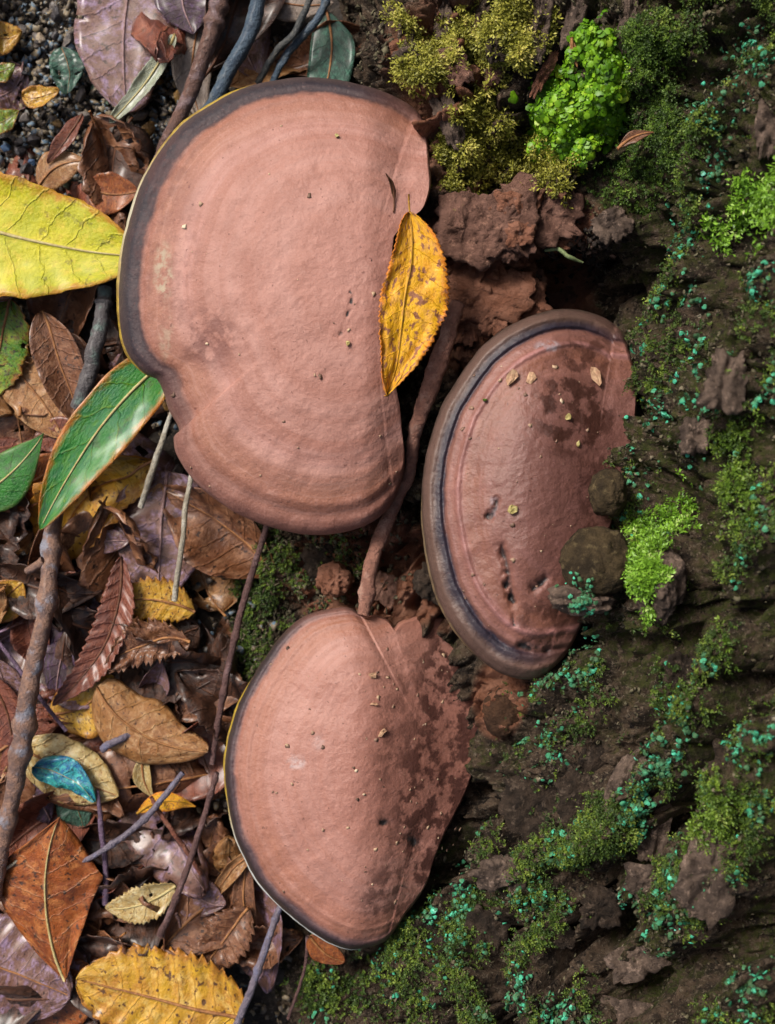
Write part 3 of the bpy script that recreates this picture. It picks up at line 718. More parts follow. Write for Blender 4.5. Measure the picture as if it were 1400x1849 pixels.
def leafy_mat(name, stops, rough=0.5, trans=0.0, scale=120):
    t = NT(name); v = t.geo()
    f = t.math('ADD', t.math('MULTIPLY', t.attr('rnd'), 0.6), t.math('MULTIPLY', t.ss(0.3, 0.7, t.noise(scale, 3, 0.5, v)), 0.4))
    c = t.ramp(f, stops)
    return t.out(c, rough, spec=0.35)
TF = [shoot_feather(9, seed=i) for i in range(4)]
TFS = [shoot_feather(7, lw=0.09, ll=0.5, curve=0.6, seed=10 + i) for i in range(4)]
TR = [shoot_round(6, i) for i in range(4)]
TL = [flake(7, i) for i in range(6)]
TQ = [(v_ * np.array([1, 1, 0.55]), f_) for v_, f_ in (shoot_round(4, 20 + i) for i in range(5))] + [(v_ * 0.5, f_) for v_, f_ in TL[:2]]

_fl = TP.reshape(-1, 3); _fn = TN_.reshape(-1, 3); _fx = TPX.ravel(); _fy = TPY.ravel(); _fd = TD.ravel()
_ok = (_fx > -60) & (_fx < 1500) & (_fy > -120) & (_fy < 1960) & (_fl[:, 2] > 0.0) & (_fl[:, 2] < 0.25)
_fl, _fn, _fx, _fy, _fd = _fl[_ok], _fn[_ok], _fx[_ok], _fy[_ok], _fd[_ok]
_kv, _kn = np.vstack(KNV), np.vstack(KNN)
_kx, _ky = PX(_kv)
_fl = np.vstack([_fl, _kv]); _fn = np.vstack([_fn, _kn]); _fx = np.r_[_fx, _kx]; _fy = np.r_[_fy, _ky]; _fd = np.r_[_fd, 0.002 + 0 * _kx]
KNW_T = np.r_[np.ones(len(_fx) - len(_kx)), np.zeros(len(_kx))]
KNW = np.r_[np.ones(len(_fx) - len(_kx)), np.clip(_kn[:, 2] + 0.35, 0, 1) * 2.5]
# weight by area seen in the photograph's scale so density is even over the surface
_nA = fbm(_fl * 70, 3, 120); _nB = fbm(_fl * 220, 2, 124)
MATMOSS = {}
def moss(name, label, mask, count, size, templates, mat, cat='moss', up=0.35, lean=0.5, sjit=0.5, raise_=0.0, on_knobs=False):
    w = np.clip(mask, 0, None) * (KNW if on_knobs else (KNW_T)); w = w / w.sum()
    idx = RNG.choice(len(_fl), count, p=w)
    pos = _fl[idx] + RNG.normal(0, 0.0003, (count, 3)) + _fn[idx] * raise_
    sz = size * (1 + sjit * RNG.uniform(-1, 1, count))
    V, F, R = instance(templates, pos, _fn[idx], sz, lean, up)
    o = mobj(name, V, F, mat, attrs={'rnd': R})
    return tag(o, label, cat, kind='stuff')
def patch(*bl):
    return np.maximum.reduce([np.clip(blob(_fx + 60 * _nA, _fy + 60 * _nB, *b) * 1.5, 0, 1) for b in bl])
GREEN = [(0, (0.03, 0.09, 0.003, 1)), (0.4, (0.08, 0.20, 0.005, 1)), (0.75, (0.17, 0.34, 0.010, 1)), (1, (0.36, 0.46, 0.04, 1))]
OLIVE = [(0, (0.06, 0.06, 0.008, 1)), (0.35, (0.19, 0.19, 0.022, 1)), (0.7, (0.34, 0.33, 0.045, 1)), (1, (0.55, 0.46, 0.13, 1))]
DKGRN = [(0, (0.010, 0.024, 0.004, 1)), (0.5, (0.045, 0.085, 0.011, 1)), (0.85, (0.13, 0.19, 0.020, 1)), (1, (0.26, 0.32, 0.06, 1))]
LIME = [(0, (0.03, 0.08, 0.006, 1)), (0.4, (0.10, 0.22, 0.012, 1)), (0.8, (0.20, 0.38, 0.035, 1)), (1, (0.48, 0.56, 0.22, 1))]
TEAL = [(0, (0.02, 0.05, 0.015, 1)), (0.45, (0.05, 0.14, 0.06, 1)), (0.7, (0.045, 0.28, 0.15, 1)), (0.9, (0.07, 0.48, 0.30, 1)), (1, (0.25, 0.60, 0.48, 1))]
YELG = [(0, (0.03, 0.06, 0.006, 1)), (0.5, (0.08, 0.15, 0.012, 1)), (0.85, (0.17, 0.26, 0.03, 1)), (1, (0.30, 0.36, 0.10, 1))]
m_y2 = leafy_mat('sheet_moss', [(0, (0.012, 0.03, 0.004, 1)), (0.5, (0.05, 0.10, 0.010, 1)), (0.85, (0.11, 0.19, 0.016, 1)), (1, (0.2, 0.27, 0.05, 1))], 0.55); m_y = leafy_mat('sprig_moss', YELG, 0.5); m_g = leafy_mat('bright_moss', GREEN, 0.45); m_o = leafy_mat('olive_moss', OLIVE, 0.55); m_d = leafy_mat('dark_moss', DKGRN, 0.6); m_l = leafy_mat('lime_moss', LIME, 0.45); m_t = leafy_mat('lichen_crust', TEAL, 0.7, scale=200)
prot = sstep(-0.006, 0.002, _fd)
moss('moss_cushion', 'vivid green leafy moss cushion above the dusty bark blocks', patch((1040,210,95,90,-25),(1085,120,42,80,12),(1000,245,60,45,0)) , 5200, 0.0027, TR + TF[:1], m_g, up=0.25, raise_=0.0003, sjit=.65)
moss('moss_cushion', 'thin yellow-green moss fringe below the vivid green cushion', patch((960,300,80,36,-12),(1010,290,60,30,0),(905,330,50,30,0)), 2400, 0.0030, TFS, m_o, up=0.2, sjit=.6)
moss('moss_cushion', 'olive moss tuft between bark strips at the top of the trunk', patch((920,40,46,70,0),(905,110,40,34,0),(985,70,26,36,0)), 3200, 0.0030, TFS, m_o, sjit=.6)
moss('moss_cushion', 'golden olive moss along the ridge beside the largest bracket', patch((770,95,80,30,-12),(725,50,26,40,0),(830,60,30,50,20),(760,120,50,30,20)), 3000, 0.0029, TFS, m_o, sjit=.6)
moss('moss_cushion', 'olive moss mat hanging over the dusty bark blocks', patch((850,220,46,60,-20),(870,275,60,46,0),(820,310,40,44,10),(905,250,40,40,0)), 4200, 0.0029, TFS, m_o, sjit=.6)
moss('moss_cushion', 'dull green flat moss sheet right of the vivid cushion', patch((1180,120,80,110,10),(1150,330,90,60,-30),(1200,230,80,70,0)) * (0.4 + 0.6 * prot), 5200, 0.0017, TF + TFS, m_y2, sjit=.7)
moss('moss_tuft', 'lime green moss tuft crowning the bark knob', patch((1180,1010,42,80,18),(1215,920,26,50,10),(1160,960,26,40,0)), 2400, 0.0031, TFS, m_l, up=0.35, sjit=.6, on_knobs=True)
moss('moss_tuft', 'bright moss tuft jutting from the steep bark high on the trunk', patch((1350,385,60,34,-15),(1385,350,40,30,0),(1310,420,40,20,0)), 900, 0.0040, TFS, m_l, up=0.45, sjit=.6)
right = sstep(880, 1080, _fx + 0.25 * (_fy - 1300) * (_fy > 1300)) + 0.5 * patch((780,1640,200,200,0)) + 0.5 * sstep(1500, 1800, _fy) * sstep(520, 700, _fx)
bare = 1 - 0.85 * patch((1010,1430,90,90,0),(1290,1580,70,110,0),(1060,1020,60,60,0),(905,1280,50,60,0),(1180,480,70,70,0))
moss('moss_carpet', 'dark green moss film creeping over the right-hand bark', np.clip(right, 0, 1) * bare * sstep(-0.15, 0.3, _nA + 0.4 * _nB) * prot * (_fy > 480), 19000, 0.0021, TF + TFS, m_d, sjit=0.6)
moss('moss_carpet', 'dark moss film on the shaded bark at the top right', sstep(1130, 1250, _fx) * (_fy < 520) * sstep(-0.1, 0.3, _nA) * prot, 4500, 0.0022, TF + TFS, m_d, sjit=0.6)
moss('moss_carpet', 'brown-green moss film on the low foot between the two round brackets', patch((480,1080,110,170,0),(560,1010,120,60,0),(440,1230,50,120,0)) * prot, 2600, 0.0020, TF, m_d, sjit=0.6)
moss('moss_tuft', 'yellow-green moss sprigs on bark along the right edge', patch((1340,850,60,110,0),(1300,1480,60,60,0),(1320,1440,40,40,0),(1380,1200,60,90,0)) * prot, 1500, 0.0025, TFS + TF, m_y, up=0.3, sjit=.6)
moss('moss_tuft', 'green moss sprigs on bark below the lowest bracket', patch((600,1790,60,60,0),(480,1800,40,60,0),(700,1760,60,50,0)), 800, 0.0030, TF, m_d, up=0.4)
lm = sstep(0.05, 0.4, fbm(_fl * 90, 3, 140) + 0.5 * fbm(_fl * 300, 2, 144)) * sstep(-0.004, 0.003, _fd)
moss('lichen', 'turquoise lichen crumbs scattered over the right-hand bark', np.clip(right, 0, 1) * lm * (_fy > 480) * bare, 4800, 0.00125, TQ, m_t, cat='lichen', up=0, lean=0.5, sjit=0.9, raise_=0.0010)
moss('lichen', 'turquoise lichen streak along the steep bark ridge', patch((1230,1290,26,60,20),(1195,1370,20,50,25),(1160,1440,16,40,25),(990,1340,24,40,20)), 900, 0.0015, TQ, m_t, cat='lichen', up=0, sjit=0.5, raise_=0.0012)
moss('lichen', 'green-blue lichen trailing down the upper right bark', patch((1290,260,40,130,18),(1240,420,36,60,10),(1230,470,20,26,0),(1360,80,40,60,0)) * (0.3 + lm), 1000, 0.0013, TQ, m_t, cat='lichen', up=0, sjit=0.6, raise_=0.0015)
moss('lichen', 'pale turquoise lichen rosette under the bark knob', patch((1025,1062,34,20,10),(1060,1075,26,16,0)), 260, 0.0014, TQ, m_t, cat='lichen', up=0.2, raise_=0.0005, on_knobs=True)
moss('lichen', 'turquoise lichen cluster on the low bark below the lowest bracket', patch((835,1590,30,26,0),(860,1620,24,40,0),(960,1620,50,50,0)) , 480, 0.0014, TQ, m_t, cat='lichen', up=0.2, raise_=0.002)
m_bc = leafy_mat('bark_crumbs', [(0, (0.012, 0.010, 0.006, 1)), (0.4, (0.05, 0.04, 0.022, 1)), (0.7, (0.10, 0.09, 0.05, 1)), (0.9, (0.18, 0.15, 0.10, 1)), (1, (0.26, 0.24, 0.18, 1))], 0.85, scale=160)
moss('bark_crumbs', 'crumbly brown and olive bark grains all over the right-hand trunk', np.clip(right, 0, 1) * (0.35 + prot) * sstep(-0.5, 0.3, _nB), 11000, 0.0006, TL, m_bc, cat='crumbs', up=0, lean=0.9, sjit=0.7, raise_=0.0004)
moss('bark_crumbs', 'crumbly brown grains on the low trunk foot between the brackets', patch((560,1030,200,120,0),(450,1150,80,200,0),(650,60,60,150,0),(760,760,60,200,0)), 2600, 0.0009, TL, m_bc, cat='crumbs', up=0, lean=0.9, sjit=0.7, raise_=0.0004)
# dark crumbs in the hollow
m_c = leafy_mat('soil_crumbs', [(0, (0.008, 0.006, 0.005, 1)), (0.6, (0.03, 0.02, 0.015, 1)), (1, (0.11, 0.06, 0.04, 1))], 0.8)
moss('soil_crumbs', 'black crumbly frass filling the bark hollow above the oval bracket', patch((1050,470,90,60,-20),(990,600,60,60,0),(930,290,50,30,0),(905,250,30,30,0)), 1500, 0.0011, TL, m_c, cat='crumbs', up=0, raise_=0.001)
# ------------------------------------------------------------------ leaves
PROF = {
 'beech': lambda u: np.sin(np.pi * np.clip(u, 0, 1) ** 0.88) ** 0.72,
 'lance': lambda u: np.sin(np.pi * np.clip(u, 0, 1) ** 0.95) ** 1.05,
 'diamond': lambda u: np.clip(np.minimum(u / 0.62, (1 - u) / 0.38), 0, 1) ** 0.9,
 'wide': lambda u: np.sin(np.pi * np.clip(u, 0, 1) ** 0.75) ** 0.55,
 'strip': lambda u: np.clip(np.sin(np.pi * u), 0, 1) ** 0.35,
}
def leaf_fn(L, Wd, prof='beech', serr=0.0, teeth=16, fold=0.0, curl=0.0, bend=0.0, crumple=0.02, relief=0.0, nvein=7, twist=0.0, asym=0.0, seed=0, sway=None, edgec=0.5):
    _r = random.Random(seed); sway = _r.uniform(-.16, .16) if sway is None else sway; lob = _r.uniform(.08, .2)
    arcu = np.linspace(0, 1, 200); ka = bend * (arcu - 0.5)
    ax = np.r_[0, np.cumsum(np.cos(ka[:-1]) / 199)]; az = np.r_[0, np.cumsum(-np.sin(ka[:-1]) / 199)]
    ch = math.hypot(ax[-1], az[-1]); th = math.atan2(az[-1], ax[-1])
    ax, az = (ax * math.cos(th) + az * math.sin(th)) / ch, (-ax * math.sin(th) + az * math.cos(th)) / ch
    def f(u, v):
        w = PROF[prof](u)
        w = w * (1 + lob * fbm(np.stack([u * 4, np.sign(v) * 3.0 + 0 * u, 0 * u + seed], -1), 2, seed))
        if serr: w = w * (1 - serr * np.abs(v) ** 3 * (1 - (u * teeth + 0.13 * np.sin(u * 40 + seed)) % 1.0))
        hw = w * Wd / 2 * (1 + asym * np.sign(v))
        y = v * hw; z = 0 * y
        if curl:
            y = np.sin(curl * v) / curl * hw; z = (1 - np.cos(curl * v)) / curl * hw
        z = z + np.abs(y) * math.tan(fold)
        y = y * math.cos(fold)
        ph = 2 * np.pi * (nvein * u - 1.1 * np.abs(v))
        z = z + relief * Wd * np.sin(ph) * np.abs(v) ** 0.6 * w
        q = np.stack([u * 2.6 + seed * 3.1, v * 2.6 * Wd / L, 0 * u + seed * 1.7], -1)
        z = z + crumple * L * (fbm(q, 3, seed + 1) + 0.35 * fbm(q * 4, 2, seed + 2) * (0.3 + np.abs(v)))
        y = y + 0.5 * crumple * L * fbm(q + 9, 2, seed + 3)
        z = z + edgec * 0.18 * hw * np.abs(v) ** 4 * fbm(np.stack([u * 3.3 + seed, np.sign(v) * 2.0 + 0 * u, 0 * u], -1), 2, seed + 6) * 2.2
        y = y + sway * L * (u * (1 - u) * 4 - 0.5 * u)
        if twist:
            a = twist * (u - 0.5); y, z = y * np.cos(a) - z * np.sin(a), y * np.sin(a) + z * np.cos(a)
        x = np.interp(u, arcu, ax) * L; zz = np.interp(u, arcu, az) * L
        return np.stack([x, y, z + zz], -1)
    return f

def leaf_parts(f, nu=44, nv=13, hole=0.0, seed=0, L=0.06, stalk=0.15, rib=0.0007, cut=1.0):
    u = np.linspace(0.0, cut, nu)[:, None] + 0 * np.zeros((1, nv)); v = np.linspace(-1, 1, nv)[None] + 0 * u
    V = f(u, v).reshape(-1, 3); F = grid_faces(nu, nv)
    uv = np.stack([u.ravel(), v.ravel() * 0.5 + 0.5], -1)
    if hole:
        fu = uv[F].mean(1)
        h = fbm(np.stack([fu[:, 0] * 5, fu[:, 1] * 5, 0 * fu[:, 0] + seed * 2.3], -1), 3, seed + 40)
        edge = np.abs(fu[:, 1] * 2 - 1) + 0.25 * h
        F = F[(h < 0.62 - hole) & (edge < 1.25 - hole * 0.6)]
    us = np.linspace(-stalk, 0.97 * cut, 30)
    c = f(np.clip(us, 0, 1), 0 * us)
    d = f(np.array([0.02]), np.array([0.0]))[0] - f(np.array([0.0]), np.array([0.0]))[0]
    d = d / (np.linalg.norm(d) + 1e-9)
    c = c + np.where(us < 0, us, 0)[:, None] * L * d + np.where(us < 0, (us * us) * L * 0.8, 0)[:, None] * np.array([0, 1.0, 0.2])
    r = rib * np.where(us < 0, 1.0, 1.0 - 0.75 * np.clip(us, 0, 1))
    return V, F, uv, tube_geo(c, r, 7)

def tube_geo(C, R, ns=8, rough=0.0, seed=0):
    C = np.asarray(C, float); R = np.broadcast_to(R, (len(C),)).astype(float)
    T = np.gradient(C, axis=0); T /= np.linalg.norm(T, axis=1)[:, None] + 1e-12
    ref = np.array([0, 0, 1.0]) if abs(T[:, 2]).mean() < 0.8 else np.array([1.0, 0, 0])
    A = np.cross(T, ref); A /= np.linalg.norm(A, axis=1)[:, None] + 1e-12
    B = np.cross(T, A)
    a = np.arange(ns) / ns * 2 * math.pi
    rr = R[:, None] * np.ones(ns)
    V = C[:, None] + rr[..., None] * (np.cos(a)[None, :, None] * A[:, None] + np.sin(a)[None, :, None] * B[:, None])
    if rough:
        n = fbm(V * (0.7 / R.mean()), 4, seed, 0.65)
        V = C[:, None] + (V - C[:, None]) * (1 + rough * n[..., None])
    V = V.reshape(-1, 3)
    F = grid_faces(len(C), ns, True).tolist()
    k = len(V); V = np.vstack([V, C[0] - T[0] * R[0] * 0.4, C[-1] + T[-1] * R[-1] * 0.4])
    n0 = (len(C) - 1) * ns
    F += [[(i + 1) % ns, i, k] for i in range(ns)] + [[n0 + i, n0 + (i + 1) % ns, k + 1] for i in range(ns)]
    return V, F

def leaf_mat(name, c1, c2, c3, vein, spot=(0.03, 0.018, 0.01, 1), nvein=7, edge=None, rough=0.5, coat=0.4, spots=0.0, veinw=0.10, veinmix=0.4, sc=1.0, blotch=0.45):
    t = NT(name)
    uv = t.n('ShaderNodeTexCoord').outputs['UV']
    rnd = t.math('MULTIPLY', t.n('ShaderNodeObjectInfo').outputs['Random'], 51.0)
    sep = t.n('ShaderNodeSeparateXYZ', {0: uv}).outputs
    av = t.math('ABSOLUTE', t.math('SUBTRACT', t.math('MULTIPLY', sep[1], 2.0), 1.0))
    uv2 = t.n('ShaderNodeMapping', {'Vector': uv, 'Scale': (1.9, 1.0, 1.0)}).outputs[0]
    uv_ = uv; uv = uv2
    nz = t.noise(3.0 * sc, 5, 0.6, uv, rnd); nz2 = t.noise(9 * sc, 5, 0.65, uv, rnd); nz3 = t.noise(28 * sc, 4, 0.6, uv, rnd)
    c = t.mix(t.ss(0.36, 0.62, nz), c1, c2)
    c = t.mix(t.ss(0.46, 0.66, nz2), c, c3)
    c = t.mix(t.math('MULTIPLY', t.ss(0.45, 0.7, nz3), 0.4), c, c1)
    if edge is not None: c = t.mix(t.ss(0.72, 1.02, t.math('ADD', av, t.math('MULTIPLY', t.math('SUBTRACT', nz2, 0.5), 0.7))), c, edge)
    if spots: c = t.mix(t.ss(0.62 - 0.1 * spots, 0.70 - 0.1 * spots, t.noise(16 * sc, 2, 0.5, uv, rnd)), c, spot)
    ph = t.math('SUBTRACT', t.math('MULTIPLY', sep[0], float(nvein)), t.math('MULTIPLY', av, 1.1))
    ph = t.math('ADD', ph, t.math('MULTIPLY', t.math('SUBTRACT', nz, 0.5), 1.1))
    fr = t.math('FRACT', ph)
    tri = t.math('ABSOLUTE', t.math('SUBTRACT', fr, 0.5))
    vm = t.math('SUBTRACT', 1.0, t.ss(0.0, veinw, tri))
    mid = t.math('SUBTRACT', 1.0, t.ss(0.0, 0.07, av))
    vv = t.math('MAXIMUM', t.math('MULTIPLY', vm, 0.7), mid)
    c = t.mix(t.math('MULTIPLY', t.math('MULTIPLY', vv, t.ss(0.35, 0.6, nz2)), veinmix), c, vein)
    c = t.mix(t.math('MULTIPLY', t.ss(0.55, 0.62, t.noise(6 * sc, 6, 0.7, uv, t.math('ADD', rnd, 4.0))), blotch), c, spot)
    h = t.math('ADD', t.math('MULTIPLY', vv, 0.9), t.math('MULTIPLY', t.noise(22 * sc, 5, 0.65, uv, rnd), 1.2))
    t.bump(h, 0.6, 0.0013)
    return t.out(c, t.math('ADD', rough - 0.12, t.math('MULTIPLY', nz2, 0.25)), coat=coat, coat_rough=0.28, spec=0.4)

def q(*c):
    m_ = sum(c) / 3.0
    return sr(*[min(255, max(4, m_ + (x - m_) * 1.22)) for x in c])
LM = dict(
 yellowgreen=leaf_mat('yellow_green_leaf', q(196,190,24), q(170,172,16), q(206,190,70), q(214,212,120), edge=q(176,128,24), rough=0.5, coat=0.15, nvein=7, veinw=0.06, veinmix=0.6),
 green=leaf_mat('green_leaf', q(36,116,20), q(20,104,56), q(64,120,10), q(170,176,60), edge=q(176,110,30), rough=0.36, coat=0.35, nvein=6, veinw=0.05),
 green2=leaf_mat('deep_green_leaf', q(34,98,22), q(46,118,26), q(30,84,20), q(120,150,50), edge=q(80,110,40), rough=0.3, coat=0.7, nvein=6, veinw=0.05),
 speck=leaf_mat('mottled_yellow_green_leaf', q(150,160,30), q(70,120,30), q(110,70,30), q(150,150,60), edge=q(150,96,30), spots=0.6),
 yellow=leaf_mat('yellow_leaf', q(236,188,44), q(220,160,44), q(214,164,78), q(200,140,50), spot=q(150,104,76), edge=q(206,128,36), spots=0.75, rough=0.55, coat=0.1, nvein=9, veinw=0.04, veinmix=0.12, blotch=0.35, sc=0.8),
 ochre=leaf_mat('ochre_leaf', q(206,166,56), q(176,128,52), q(216,184,110), q(150,104,44), spot=q(92,62,34), spots=0.4, edge=q(170,116,40), nvein=9, veinw=0.08),
 orange=leaf_mat('orange_brown_leaf', q(150,84,28), q(116,60,20), q(176,116,66), q(214,176,140), spot=q(60,36,18), spots=0.25, nvein=7, veinw=0.05, veinmix=0.5),
 tan=leaf_mat('tan_leaf', q(170,128,84), q(140,98,58), q(192,158,120), q(196,160,110), spots=0.2, spot=q(90,60,40), nvein=7, veinw=0.07),
 brown=leaf_mat('brown_leaf', q(124,84,58), q(96,62,42), q(152,114,88), q(152,112,84), spots=0.3, spot=q(50,32,24), nvein=8),
 redbrown=leaf_mat('red_brown_leaf', q(122,72,54), q(96,54,44), q(144,92,72), q(140,84,64), nvein=12, veinw=0.12),
 darkpurple=leaf_mat('dark_purple_leaf', q(70,48,58), q(52,36,40), q(96,72,104), q(92,66,70), nvein=12, coat=0.5),  # lighter purple patches tint reflected sky into the leaf
 lavender=leaf_mat('lavender_brown_leaf', q(128,98,88), q(106,76,64), q(158,136,160), q(176,156,168), spots=0.2, spot=q(70,50,44), nvein=7, veinw=0.08, coat=0.5),  # lavender patches put the sky's sheen into the base colour
 cream=leaf_mat('cream_leaf', q(204,184,136), q(178,150,92), q(216,206,168), q(160,126,76), spots=0.2, spot=q(130,92,50), nvein=6),
 pale=leaf_mat('pale_grey_green_leaf', q(168,176,152), q(150,152,136), q(186,196,180), q(190,196,180), nvein=5, coat=0.4),
 greyleaf=leaf_mat('grey_leaf', q(150,136,124), q(122,108,98), q(168,156,146), q(170,158,146), nvein=8),
 teal=leaf_mat('turquoise_lit_leaf', q(60,170,160), q(44,110,160), q(90,196,184), q(150,210,190), spots=0.2, spot=q(30,50,60), nvein=6, coat=0.6),  # turquoise and blue light on a fold, painted as leaf colour
 dteal=leaf_mat('dark_teal_leaf', q(56,92,76), q(40,64,56), q(78,122,104), q(90,130,110), nvein=6),
 darkbrown=leaf_mat('dark_brown_leaf', q(72,48,36), q(52,34,26), q(98,68,52), q(100,72,54), spots=0.3, spot=q(26,18,14), coat=0.4),
)
M_RIB = {k: simple_mat('leaf_stalk_' + k, a, b, 500, 0.6) for k, a, b in (('pale', q(206,196,150), q(180,160,110)), ('tan', q(170,126,84), q(130,90,60)),
         ('brown', q(110,74,52), q(80,52,38)), ('yellow', q(190,150,50), q(150,110,40)), ('lav', q(176,150,150), q(130,104,100)))}

def add_solid(o, th=0.00028):
    md = o.modifiers.new('thickness', 'SOLIDIFY'); md.thickness = th; md.offset = 0

def leaf(label, base, tip, width, zb, zt, mat, rib='tan', roll=0.0, stalk=0.0, hole=0.0, nu=44, nv=13, group=None, ribr=0.0006, cut=1.0, cat='leaf', **kw):
    b = Wp(base[0], base[1], zb); t = Wp(tip[0], tip[1], zt)
    X = t - b; L = np.linalg.norm(X); X = X / L
    k = S * (CAM_H - (zb + zt) / 2); Wd = width * k
    Z = np.array([0, 0, 1.0]); Z = Z - X * (Z @ X); Z /= np.linalg.norm(Z); Y = np.cross(Z, X)
    r = math.radians(roll); Y, Z = Y * math.cos(r) + Z * math.sin(r), Z * math.cos(r) - Y * math.sin(r)
    seed = kw.pop('seed', int(base[0] * 7 + base[1] * 13) % 997)
    f0 = leaf_fn(L, Wd, seed=seed, **kw)
    R = np.stack([X, Y, Z])
    f = lambda u, v: f0(u, v) @ R + b
    V, F, uv, (RV, RF) = leaf_parts(f0, nu, nv, hole, seed, L, stalk, ribr, cut)
    root = thing('leaf', b, label, cat, group)
    NAMED.append(((base[0] + tip[0]) / 2, (base[1] + tip[1]) / 2, 'the ' + label))
    bl = mobj('blade', V @ R + b, F, LM[mat], root, uv=uv); add_solid(bl)
    mobj('midrib', RV @ R + b + np.array([0, 0, 0.0003]), RF, M_RIB[rib], bl)
    return root

# ---- the leaves one can name, lowest first
leaf('broad purple-brown leaf lying flat on the grit at the foot of the twigs', (235,-60), (225,205), 175, .012,.010,'lavender','lav', prof='wide', crumple=.025, hole=.05)
leaf('dark leaf lobe wedged under the reddish twig', (330,-70), (345,62), 110, .016,.015,'darkpurple','lav', crumple=.03)
leaf('narrow curled grey-green leaf strip pointing down to the grit', (316,62), (202,224), 40, .020,.017,'pale','pale', prof='strip', curl=.9, crumple=.03, serr=.1)
leaf('pale grey leaf tucked between the reddish and blue-grey twigs', (400,-20), (352,230), 80, .012,.010,'greyleaf','tan', crumple=.02)
leaf('grey leaf edge across the dark twigs above the largest bracket', (440,-30), (600,15), 70, .012,.012,'greyleaf','tan', crumple=.03)
leaf('dull teal leaf against the trunk foot above the largest bracket', (590,20), (575,210), 85, .010,.012,'dteal','tan', crumple=.03)
leaf('blue-grey leaf scrap on the grit beside the broad purple-brown leaf', (110,85), (125,170), 62, .010,.009,'dteal','tan', prof='wide', crumple=.10, hole=.10, ribr=.00015)
leaf('ochre leaf scrap lying on the grit', (40,172), (108,168), 46, .011,.012,'ochre','tan', prof='wide', curl=.6, crumple=.10, hole=.10, ribr=.00015)
leaf('olive leaf tip in the upper corner of the grit', (-30,70), (40,60), 60, .010,.010,'ochre','tan', prof='wide', crumple=.10, hole=.10, ribr=.00015)
leaf('olive green curled leaf scrap at the edge of the grit', (-30,225), (36,205), 50, .012,.012,'speck','tan', curl=.6, crumple=.10, hole=.10, ribr=.00015)
leaf('mottled leaf scrap below the ochre one on the grit', (-20,140), (28,118), 36, .010,.010,'speck','tan', crumple=.10, hole=.10, ribr=.00015)
leaf('small twisted red-brown leaf on the grit', (150,208), (88,296), 34, .014,.016,'redbrown','brown', fold=.4, crumple=.04, bend=.5)
leaf('tan leaf end poking out above the big yellow-green leaf', (70,335), (150,285), 60, .014,.016,'tan','tan', prof='wide', crumple=.03)
leaf('rusty brown leaf tip between the yellow-green leaf and the largest bracket', (160,340), (248,350), 78, .014,.014,'orange','tan', prof='wide', curl=.5, crumple=.02)
leaf('large yellow-green leaf with clear ribs beside the largest bracket', (-115,385), (246,470), 236, .026,.028,'yellowgreen','pale', prof='wide', relief=.004, nvein=7, crumple=.012, stalk=.05, ribr=.0009, serr=.03, teeth=7, nu=60, nv=21, curl=.35)
leaf('mottled yellow-green leaf remnant below the big yellow-green leaf', (20,540), (-30,730), 120, .018,.012,'speck','tan', crumple=.04, serr=.2, hole=.08)
leaf('dark brown leaf deep under the grey twig stub', (230,560), (150,640), 90, .006,.006,'darkbrown','brown', crumple=.03)
leaf('brown leaf with a folded ridge above the long mottled stick', (76,562), (150,775), 96, .020,.016,'brown','tan', fold=.45, crumple=.04, curl=.4)
leaf('tan-brown pointed leaf half under the grey twig stub', (120,600), (150,720), 70, .014,.012,'brown','brown', fold=.35, crumple=.05)
leaf('torn brown leaf beside the tip of the glossy green leaf', (130,735), (232,690), 70, .014,.014,'brown','brown', crumple=.04, serr=.2, fold=.2)
leaf('creased dusty brown leaf under the short green leaf', (10,650), (120,790), 110, .010,.012,'tan','tan', crumple=.05, curl=.5)
leaf('reddish leaf fold below the creased dusty brown leaf', (60,790), (170,800), 70, .012,.012,'redbrown','brown', crumple=.05)
leaf('orange-brown curled leaf under the short green leaf', (-40,900), (130,830), 96, .012,.014,'orange','tan', curl=.6, crumple=.03)
leaf('short green leaf with a rolled pale edge at the margin of the litter', (-90,925), (84,790), 92, .018,.026,'green2','pale', prof='lance', curl=-.4, crumple=.015, nu=50, nv=17)
leaf('big veined lavender-brown leaf below the glossy green leaf', (300,850), (285,1085), 175, .010,.012,'lavender','lav', prof='wide', relief=.012, nvein=5, crumple=.03, ribr=.0008, nu=50, nv=17)
leaf('tan leaf flake beside the big veined lavender-brown leaf', (210,990), (300,880), 80, .008,.010,'tan','tan', crumple=.04)
leaf('glossy green leaf with browned tip lying across the dry litter', (352,612), (62,948), 116, .022,.030,'green','pale', prof='beech', relief=.006, nvein=6, crumple=.012, bend=.35, ribr=.0007, nu=60, nv=21, curl=.35, twist=.3, sway=-.06)
leaf('brown leaf under the fork of the long mottled stick', (110,960), (190,1000), 90, .010,.010,'brown','brown', prof='wide', crumple=.04)
leaf('purplish rounded leaf scrap beside the reddish corrugated leaf', (170,985), (232,975), 44, .014,.014,'lavender','lav', prof='wide', crumple=.04)
leaf('dark purple serrated leaf behind the reddish corrugated leaf', (178,1010), (92,1275), 92, .010,.010,'darkpurple','lav', serr=.15, relief=.02, nvein=12, crumple=.02)
leaf('reddish-brown corrugated leaf with toothed edge folded lengthwise', (220,1005), (114,1282), 84, .020,.018,'redbrown','brown', serr=.18, teeth=20, relief=.035, nvein=12, fold=.35, crumple=.015, nu=80, nv=17)
leaf('yellow-tan toothed leaf beside the pale stem', (352,1105), (202,1080), 92, .014,.018,'ochre','tan', serr=.25, teeth=11, crumple=.03, relief=.015, nu=70)
leaf('dark rotting leaf under the crumpled tan leaf', (260,1180), (360,1130), 110, .006,.008,'darkbrown','brown', crumple=.06, hole=.08)
